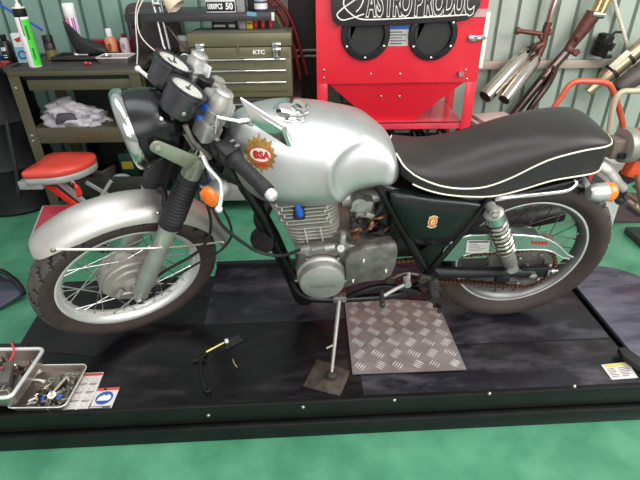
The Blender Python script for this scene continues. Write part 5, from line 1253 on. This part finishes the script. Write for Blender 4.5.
for h in (h1, h2):
    pr = MB().lathe([(.098, .002), (.098, -.016), (.102, -.020), (.124, -.018), (.128, -.012), (.128, .0), (.10, .002)], LC(h), (0, 1, 0), 48, cap=False).build('glove_port', BLACK, o)
    mg = MB(); rings = []
    for k in range(10):
        r = .098-.008*k; rings.append([LC(h)+V((cos(2*PI*q/32)*r*(1+.06*sin(5*q/32*2*PI+k)), .008*k*1.6, sin(2*PI*q/32)*r*(1+.08*cos(4*q/32*2*PI+k*.5))-.004*k)) for q in range(32)])
    mg.loft(rings); mg.build('glove', mat('glove_black', (26, 25, 25), .55, bump=.15), pr, 25)
    MB().prism([LC(h)+V(v) for v in ((-.075, .0, .05), (-.03, .0, .085), (-.02, .03, -.02), (-.045, .03, -.06), (-.08, .0, -.03))], (0, .004, 0)).build('glove_fold', mat('glove_grey', (120, 112, 108), .5), pr)
    for k in range(6): a = R(30+60*k); MB().lathe([(.007, 0), (.007, -.003), (.0, -.005)], LC(h)+V((cos(a)*.113, -.019, sin(a)*.113)), (0, 1, 0), 10).build('bolt', BOLT, pr)
# legs
for x in (CX0, CX1-.058):
    for y in (CY0, CY1-.05): MB().bx(LC((x, y, 0)), LC((x+.058, y+.004, zb)), .001).bx(LC((x if x == CX0 else x+.054, y+.0041, 0)), LC((x+.004 if x == CX0 else x+.058, y+.05, zb)), .001).build('leg', CR, o)
# hopper
m = MB(); zt2 = .803; q0 = [(CX0+.058, CY0+.01, zt2), (CX1-.058, CY0+.01, zt2), (CX1-.058, CY1-.06, zt2), (CX0+.058, CY1-.06, zt2)]; cxh = (h1.x+h2.x)/2+.0
q1 = [(cxh-.085, CY0+.05, .545), (cxh+.085, CY0+.05, .545), (cxh+.085, CY0+.22, .545), (cxh-.085, CY0+.22, .545)]
m.loft([[LC(p) for p in q0], [LC(p) for p in q1]]); m.bx(LC((CX0+.056, CY0+.004, .795)), LC((CX1-.056, CY0+.012, .808))); m.build('hopper', CR, o, 20)
# shelf between the legs
MB().bx(LC((CX0+.05, CY0+.006, .535)), LC((CX1-.05, CY0+.012, .576)), .001).bx(LC((CX0+.05, CY0+.006, .570)), LC((CX1-.05, CY1-.02, .576))).build('lower_shelf', mat('cabinet_shelf_red', (214, 60, 78), .3, coat=.3), o)
# bolts on the front
for px, py in ((371, 74), (400, 74), (381.5, 97), (400, 97), (324, 70), (324, 78), (466, 70), (467, 79)):
    p = fp_(px, py); MB().lathe([(.006, 0), (.006, -.003), (0, -.005)], LC((p.x, CY0+(.0 if py < 90 else .018), p.z)), (0, 1, 0), 10).build('bolt', BOLT, o)
p = fp_(460, 73); MB().cyl(LC(p), LC(p+V((0, -.03, 0))), .014, n=16).build('knob', STEEL, o)
# side door edge and latch
z0_, z1_ = fp_(481, 68).z, fp_(484, 12).z
MB().bx(LC((CX1-.004, CY0-.004, z0_)), LC((CX1+.018, CY0+.02, z1_)), .002).build('door_edge', mat('edge_cream', (226, 220, 206), .5), o)
p = fp_(474, 38)
l = MB().box(LC(p+V((-.01, -.008, 0))), (.045, .014, .03), None, .003).box(LC(p+V((.035, -.012, .0))), (.05, .012, .018), (0, -.2, 0), .003).cyl(LC(p+V((.0, -.014, .008))), LC(p+V((.05, -.016, .012))), .006).build('latch', STEEL, o)
# instruction plate
p = fp_(398.5, 35.5)
pl_ = MB().bx(LC(p+V((-.052, -.003, -.052))), LC(p+V((.052, 0, .045)))).build('instruction_plate', mat('plate_grey', (176, 172, 168), .4, .3), o)
MB().bx(LC(p+V((-.052, -.004, .03))), LC(p+V((.052, -.002, .058)))).build('blue_header', LBLUE, pl_)
m = MB()
for k in range(5): m.bx(LC(p+V((-.044, -.004, -.042+k*.014))), LC(p+V((.02+.02*((k*3) % 2), -.0031, -.036+k*.014))))
m.build('plate_print', INK, pl_)
MB().bx(LC((fp_(468, 12).x-.05, CY0-.003, fp_(470, 17).z)), LC((CX1-.002, CY0-.001, fp_(470, 9).z))).build('grey_sticker', mat('plate_pink', (190, 150, 150), .4), o)
# the black board with white lettering
by = CY0-.03
S0 = lambda px, py: at(px, py, by)
pts = [S0(331, -14), S0(331.5, 10), S0(333, 21), S0(338, 25.5), S0(348, 26.8), S0(400, 25), S0(450, 21.5), S0(466, 20.5), S0(474, 16), S0(480, 6), S0(485, -14)]
sg = MB().prism([LC(p) for p in pts], (0, .012, 0), .003).build('name_board', mat('board_black', (40, 37, 37), .5, 0, .15, 20, .05), o)
def wl_(pts, r=.0038): return [LC(V((p.x, by-.003, p.z))) for p in spl([S0(*q) for q in pts], 6)]
BW = mat('board_white', (232, 226, 216), .5)
m = MB()
zb1 = S0(418, 16.5).z; xL, xR = S0(366, 8).x, S0(476, 8).x
for body, xa, xb in (('ASTRO', S0(367, 8).x, S0(410, 8).x), ('PRODUC', S0(413, 8).x, S0(474, 8).x)):
    for k, chh in enumerate(body):
        n_ = len(body); xc = xa+(xb-xa)*(k+.5)/n_; wch = (xb-xa)/n_
        if chh == 'I': continue
        for layer, (bd, yy_, kk) in enumerate(((.0095, -.0022, 0), (.0035, -.0034, 1))):
            m.mat(kk).text(chh, LC((xc, by+yy_, zb1+.058-.010*(k+(0 if body == 'ASTRO' else 5))/11*0)), (1, 0, 0), (0, 0, 1), .165, .44 if chh != 'A' else .40, bold=bd)
m.build('board_lettering', [BW, mat('board_letter_black', (30, 28, 28), .5)], sg, recalc=False)
m = MB().tube(wl_(((364, 14), (352, 18), (342, 20), (337, 15), (342, 9), (349, 4), (356, -2), (352, -8), (345, -3), (344, 6), (351, 14), (360, 19), (375, 19.5), (400, 18.5), (430, 17), (455, 15.5), (468, 14.5))), .0035, 6)
m.tube(wl_(((356, 12), (361, 6), (364, -4), (360, -8), (357, 0))), .0032, 6)
m.build('board_scroll', BW, sg)
# things under the cabinet shelf
for k, (x, w_) in enumerate(((.02, .17), (.22, .17), (.42, .18), (.62, .15))):
    c_ = empty('slotted_crate', (x+w_/2, 1.40, 0), ('black slotted crate under the red cabinet, %s' % ('leftmost', 'second from its left leg', 'third from its left leg', 'nearest its right leg')[k]), 'crate', 'crates under the red cabinet')
    m = MB()
    for z in [.0, .07, .14, .21, .28, .35, .42]: m.bx((-w_/2, -.16, z), (w_/2, -.15, z+.045)).bx((-w_/2, .15, z), (w_/2, .16, z+.045)).bx((-w_/2, -.15, z), (-w_/2+.008, .15, z+.045)).bx((w_/2-.008, -.15, z), (w_/2, .15, z+.045))
    for sx in (-1, 1):
        for yy_ in (-.16, .152): m.bx((sx*w_/2-(.02 if sx > 0 else 0), yy_, 0), (sx*w_/2+(.0 if sx > 0 else .02), yy_+.008, .465))
    m.bx((-w_/2, -.15, 0), (w_/2, .15, .01)); m.build('slats', mat('crate_black', (40, 38, 42), .5), c_)

# ------------------------------------------------------------------ the wall on the right
EXC = mat('muffler_chrome', (206, 198, 186), .16, 1, .06, 6); RUST = mat('rusty_brown_pipe', (104, 66, 58), .5, .6, .25, 30, .1); DKC = mat('smoked_chrome', (120, 104, 104), .22, 1, .2, 8); EXB = mat('exhaust_black', (40, 34, 32), .5, .4)
yw = 1.76
o = empty('twin_muffler', at(520, 60, yw), 'twin chrome mufflers joined to one pipe, hanging on the wall right of the red cabinet', 'muffler'); LC = lambda v: V(v)-o.location
for (a, b_, r0) in (((485, 97), (528, 51), .046), ((504, 100), (538, 56), .042)):
    A, B = at(*a, yw-.20), at(*b_, yw-.01); d = (B-A).normalized(); L_ = (B-A).length
    s = MB().lathe([(r0-.006, .006), (r0-.006, .0), (r0, .0), (r0+.001, .012), (r0+.001, L_*.75), (r0*.86, L_*.93), (r0*.5, L_)], LC(A), d, 32).build('muffler_can', EXC, o)
    MB().lathe([(r0-.006, .001), (r0-.010, .03), (.0, .03)], LC(A), d, 32).build('end_cap', EXB, s)
J = at(543, 44, yw)
MB().tube([LC(at(528, 51, yw-.01)), LC(J)], .026, 12).tube([LC(at(538, 56, yw-.01)), LC(J)], .024, 12).tube(spl([LC(J), LC(at(546, 30, yw)), LC(at(549, 22, yw))], 4), .024).build('collector', RUST, o)
MB().tube(spl([LC(at(549, 22, yw)), LC(at(553, 8, yw)), LC(at(558, -6, yw)), LC(at(562, -20, yw))], 4), .026, 14).build('upper_pipe', EXC, o)
MB().cyl(LC(at(516, 30.5, yw)), LC(at(545, 34.5, yw)), .014).cyl(LC(at(516, 30.5, yw)), LC(at(519, 31, yw)), .022).box(LC(at(543, 38, yw)), (.06, .03, .03), (0, .5, 0), .006).box(LC(at(549, 33, yw)), (.05, .03, .025), (0, -.6, 0), .005).build('bracket', RUST, o)
MB().box(LC(at(533, 47, yw-.05)), (.03, .03, .045), (0, .6, 0), .006).build('clamp', EXB, o)
a = at(490, 67, WALLY-.05)
tag(MB().prism([V((a.x-.04, 0, a.z+.03)), V((a.x+.07, 0, a.z+.03)), V((a.x+.06, 0, a.z-.035)), V((a.x+.02, 0, a.z-.05))], (0, .006, 0)).build('mount_plate', RAILM, loc=(a.x, WALLY-.05, a.z)).__class__ and bpy.data.objects['mount_plate'], 'small pinkish plate fixed on the wall rail behind the mufflers', 'bracket')
bpy.data.objects['mount_plate'].location.y = WALLY-.054
# long two-pipe header
o = empty('hanging_exhaust_header', at(560, 60, yw), 'long dark chrome exhaust pipe with rusty brown upper sleeve on the right wall', 'exhaust pipe'); LC = lambda v: V(v)-o.location
MB().tube(spl([LC(at(508, 122, yw)), LC(at(522, 104, yw)), LC(at(545, 76, yw)), LC(at(568, 50, yw))], 5), .030, 14).build('lower_pipe', DKC, o)
MB().tube(spl([LC(at(520, 126, yw-.03)), LC(at(532, 106, yw-.03)), LC(at(548, 84, yw-.03)), LC(at(556, 66, yw-.03))], 5), .022, 14).build('lower_pipe', DKC, o)
MB().tube(spl([LC(at(567, 51, yw)), LC(at(575, 40, yw)), LC(at(586, 25, yw)), LC(at(594, 13, yw))], 5), [.028, .029, .03, .031, .032, .034, .036, .038, .04, .042, .043, .044, .045, .046, .046, .046], 16).build('sleeve', RUST, o)
MB().box(LC(at(572, 51, yw-.03)), (.09, .03, .035), (0, .5, 0), .006).cyl(LC(at(577, 52, yw-.03)), LC(at(577, 52, yw-.06)), .02).cyl(LC(at(576, 39, yw-.03)), LC(at(579, 40, yw-.06)), .012).build('joint_clamp', RUST, o)
MB().cyl(LC(at(592, 14, yw-.03)), LC(at(603.5, 15, yw-.03)), .022).build('clamp', BOLT, o)
MB().tube(spl([LC(at(595, 13, yw)), LC(at(600, 2, yw)), LC(at(605, -14, yw))], 4), .030, 14).tube(spl([LC(at(601, 13, yw-.03)), LC(at(607, 0, yw-.03)), LC(at(613, -14, yw-.03))], 4), .026, 14).build('upper_pipe', mat('pale_gold_pipe', (206, 190, 140), .25, 1, .1), o)
for px, py in ((542, 77), (553, 72)): MB().cyl(LC(at(px, py, yw-.045)), LC(at(px+2, py+1, yw-.06)), .012).build('stud', RUST, o)
# black canister
p0, p1 = at(597, 56, yw+.02), at(606, 37, yw+.02)
o = empty('black_canister', p0, 'small black plastic canister fixed on the wall above the rail', 'canister')
d = (p1-p0)
MB().lathe([(.045, 0), (.052, .01), (.052, .07), (.055, .075), (.055, .085), (.05, .09), (.05, .13), (.03, .14), (.0, .14)], (0, 0, 0), d, 24).build('body', BLACK, o)
MB().tube(spl([d+V((.02, -.02, .0)), d+V((.04, -.02, .03)), d+V((.08, -.02, .03))], 4), .008).box(d+V((-.02, -.04, -.01)), (.03, .03, .05), (0, .2, 0), .005).box(d*.5+V((.055, -.02, 0)), (.02, .03, .05), (0, .4, 0), .004).cyl(V((.03, -.02, .0)), V((.08, -.02, .0)), .012).build('fittings', BLACK, o)
a, b_ = at(612, -6, yw+.06), at(628, 48, yw+.06)
tag(MB().tube([a, b_], .012, 8).sphere(b_, .014).build('white_rod', mat('rod_cream', (214, 206, 188), .45), loc=b_), 'thin cream rod leaning diagonally at the top right of the wall', 'rod')
# silver exhaust with bracket plate, and a dark silencer below it
ye = 1.70
o = empty('silver_exhaust', at(610, 75, ye), 'dull silver exhaust pipe with pale plate clamped along it at top right', 'exhaust pipe'); LC = lambda v: V(v)-o.location
A, B = at(588, 92, ye), at(652, 38, ye); d = (B-A).normalized(); L_ = (B-A).length
PG = mat('pale_gold_metal', (184, 170, 142), .3, .9, .15, 10)
MB().lathe([(.026, .0), (.03, .0), (.031, .06), (.034, .09), (.05, .13), (.05, L_)], LC(A), d, 24).build('pipe', PG, o)
MB().lathe([(.026, .001), (.022, .02), (0, .02)], LC(A), d, 24).build('pipe_mouth', EXB, o)
MB().prism([LC(at(x, y, ye-.055)) for x, y in ((609, 66), (627, 50), (632, 53), (614, 70))], (0, .008, 0), .001).build('clamp_plate', mat('plate_cream', (222, 212, 190), .4), o)
for f in (.36, .62): MB().lathe([(.052, 0), (.055, .0), (.055, .02), (.052, .02)], LC(A+d*L_*f), d, 24).build('band', EXB, o)
o = empty('dark_silencer', at(628, 85, ye-.06), 'dark grey tapered silencer hanging under the silver exhaust', 'silencer')
A, B = at(617, 90, ye-.08), at(655, 62, ye-.08); d = (B-A).normalized(); L_ = (B-A).length
MB().lathe([(.02, 0), (.045, .006), (.055, .03), (.06, .12), (.062, L_)], A-o.location, d, 28).build('can', mat('silencer_grey', (92, 84, 80), .45, .4, .1), o); MB().cyl(A-o.location-d*.02, A-o.location, .018).build('outlet', EXB, o)
# grey low shelf with a folded pink-white board right of the cabinet
o = empty('low_table', (1.03, 1.50, 0), 'low grey table between red cabinet and seat back', 'table')
zl = at(470, 121, 1.5).z
MB().bx((-.14, -.25, zl-.03), (.20, .15, zl), .004).build('table_top', RAILM, o)
for x in (-.13, .17):
    for y in (-.24, .12): MB().bx((x, y, 0), (x+.025, y+.025, zl-.03)).build('leg', DARKM, o)
oo = MB().bx((-.13, -.10, 0), (.16, .10, .035), .004).bx((-.10, -.11, .036), (.12, .09, .055), .003).build('folded_board', mat('pink_white_board', (206, 180, 172), .5, 0, .1)); oo.location = (1.05, 1.40, zl+.001); oo.rotation_euler.z = .2; tag(oo, 'pinkish white folded boards on the low grey table', 'board')
# tubular hoops
def hoop(nm, px, Y, r, mt, lb, depth, zb0=0.):
    P_ = [at(x, y, Y) for x, y in px]; x0, x1 = P_[0].x, P_[-1].x
    o = empty(nm, ((x0+x1)/2, Y, 0), lb, 'stand'); LC = lambda v: V(v)-o.location
    MB().tube(spl([LC((x0-.02, Y, r+zb0))]+[LC(p) for p in P_]+[LC((x1, Y, r+zb0))], 8), r, 12).build('hoop', mt, o)
    for x in (x0-.02, x1): MB().cyl(LC((x, Y-depth/2, r+zb0)), LC((x, Y+depth/2, r+zb0)), r*.9, n=10).build('foot', mt, o)
    MB().cyl(LC((x0-.01, Y, .3)), LC((x1, Y, .3)), r*.7, n=10).build('cross_bar', mt, o)
hoop('red_tube_stand', ((548, 122), (562, 96), (570, 85), (578, 81.5), (594, 81.5), (606, 83), (612, 89), (620, 112), (623, 128), (622, 145)), 1.30, .017, mat('orange_red_paint', (196, 84, 58), .4, 0, .1, coat=.2), 'orange-red tubular hoop stand behind the seat tail', .16)
hoop('beige_tube_stand', ((606, 142), (612, 112), (616, 98), (622, 92), (632, 91), (652, 91), (664, 96), (668, 120)), 1.14, .016, mat('beige_paint', (186, 172, 148), .45, .1, .1), 'beige tubular hoop stand at the right photo edge', .16, .02)
# red machine at the right edge
o = empty('red_machine', (1.62, .78, 0), 'red cylindrical machine with grey clamp ring behind the seat tail', 'machine'); LC = lambda v: V(v)-o.location
Yr = .76
A, B = at(612, 147, Yr), at(625, 145.5, Yr); ax = V((1, .12, .04)).normalized(); r = .066
MB().box(LC(A+ax*.015), (.085, .09, .10), (0, -.04, .12), .012).build('intake_box', mat('machine_tan', (112, 100, 90), .4, .3), o)
MB().box(LC(A+V((.03, -.052, -.028))), (.035, .01, .03), None, .003).build('box_slot', BLACK, o)
MB().lathe([(.070, 0), (.084, .004), (.086, .014), (.086, .05), (.082, .056), (.070, .056)], LC(B-ax*.02), ax, 36).build('clamp_ring', mat('machine_ring', (150, 148, 138), .4, .4), o)
MB().lathe([(.076, 0), (.082, .01), (.084, .10), (.084, .34), (.07, .37), (.0, .37)], LC(B+ax*.035), ax, 36).build('drum', mat('machine_red', (206, 26, 40), .3, coat=.3), o)
pts = [at(601, 164, .74), at(609, 170, .72), at(617, 181, .70), at(625, 189, .69)]
MB().tube(spl([LC(p) for p in pts], 5), [.036]*6+[.03]*5+[.026]*5, 14, sq=.5).build('grey_arm', mat('machine_arm', (158, 156, 148), .35, .4), o)
MB().box(LC(at(634, 168, .80)), (.09, .06, .10), (0, .3, .2), .015).box(LC(at(619, 186, .86)), (.04, .05, .05), (0, .2, 0), .01).build('orange_cover', mat('machine_orange', (214, 84, 44), .4), o)
MB().box(LC(at(627, 176, .82)), (.07, .06, .08), (0, -.4, 0), .02).cyl(LC(at(627, 178, .82)), LC(at(620, 200, .84)), .015).sphere(LC(at(620, 200, .84)), .028, (1, 1, 1)).build('engine_block', mat('machine_dark', (44, 48, 44), .5), o)
for a, b_ in (((626, 193), (646, 207)), ((634, 186), (650, 198))): MB().tube([LC(at(*a, .80)), LC(at(*b_, .80))], .010, 8).build('leg_tube', mat('machine_brown_tube', (130, 96, 76), .4, .5), o)
q = at(636, 176, .72); MB().cyl(LC(q), LC((1.78, .75, .04)), .010).build('leg_tube', MATS['machine_brown_tube'], o)
MB().bx(LC((1.74, .70, .0)), LC((2.1, .90, .04)), .006).tube([LC((1.80, .8, .03)), LC(B+ax*.28)], .02).build('base_frame', mat('machine_dark', (44, 48, 44), .5), o)
o = empty('white_container', (1.49, 1.0, 0), 'white plastic container standing behind the rear turn signal', 'container')
wb0, wb1 = at(598, 200, 1.0), at(612.5, 200, 1.0); zt_ = at(603, 160, 1.0).z
MB().bx((wb0.x-1.49-.02, -.05, .0), (wb1.x-1.49+.02, .05, zt_), .012).build('body', WHITE, o); MB().cyl((.03, 0, zt_), (.03, 0, zt_+.02), .022).build('cap', RED, o)
p = at(611, 209, .80); tag(MB().lathe([(.0, -.03), (.03, -.026), (.034, 0), (.03, .026), (0, .03)], (0, 0, 0), (1, -.2, .1), 20).build('rubber_roller', RUBBER), 'round black rubber wheel at the foot of the white container', 'wheel').location = (p.x, p.y, .034)
o = MB().bx((-.4, -.20, 0), (.4, .20, .012), .004).bx((-.4, -.2, .012), (.4, -.185, .016), .001).build('floor_mat', mat('dark_plum_mat', (72, 56, 62), .5, 0, .2, 8, .05)); o.location = (2.0, 1.21, 0); tag(o, 'dark plum flat mat on the floor behind the rear wheel', 'mat')
# ------------------------------------------------------------------ light
w = bpy.data.worlds.new('world'); SC.world = w; w.use_nodes = True
nt = w.node_tree; N = nt.nodes; L = nt.links; bg = N['Background']
tc = N.new('ShaderNodeTexCoord'); sp = N.new('ShaderNodeSeparateXYZ'); L.new(tc.outputs['Generated'], sp.inputs[0])
cr = N.new('ShaderNodeValToRGB'); e = cr.color_ramp.elements
e[0].position = .0; e[0].color = (.50, .50, .48, 1); e[1].position = 1; e[1].color = (1, 1, 1, 1)
x = cr.color_ramp.elements.new(.5); x.color = (.70, .71, .71, 1)
x = cr.color_ramp.elements.new(.62); x.color = (.92, .94, .96, 1)
mr = N.new('ShaderNodeMapRange'); mr.inputs[1].default_value = -1; mr.inputs[2].default_value = 1
L.new(sp.outputs['Z'], mr.inputs[0]); L.new(mr.outputs[0], cr.inputs[0]); L.new(cr.outputs[0], bg.inputs['Color'])
bg.inputs['Strength'].default_value = .74
def area(name, loc, aim, size, power, col=(1, 1, 1), sy=None):
    l = bpy.data.lights.new(name, 'AREA'); l.shape = 'RECTANGLE'; l.size = size; l.size_y = sy or size; l.energy = power; l.color = col
    o = bpy.data.objects.new(name, l); COL.objects.link(o); o.location = loc
    o.rotation_euler = (Vector(aim)-Vector(loc)).to_track_quat('-Z', 'Y').to_euler(); return o
area('door_daylight', (3.2, -1.6, 3.0), (.4, .4, .5), 2.6, 165, (1, .98, .95))
area('roof_light', (-.3, -.6, 3.4), (0, .1, .6), 3.0, 50, (.95, .98, 1), 1.0)
area('camera_side_fill', (.6, -4.2, 2.2), (.2, 0, .5), 3.5, 105, (1, 1, 1), 2.2)  # added fill from behind the camera, boosts the metal reflections
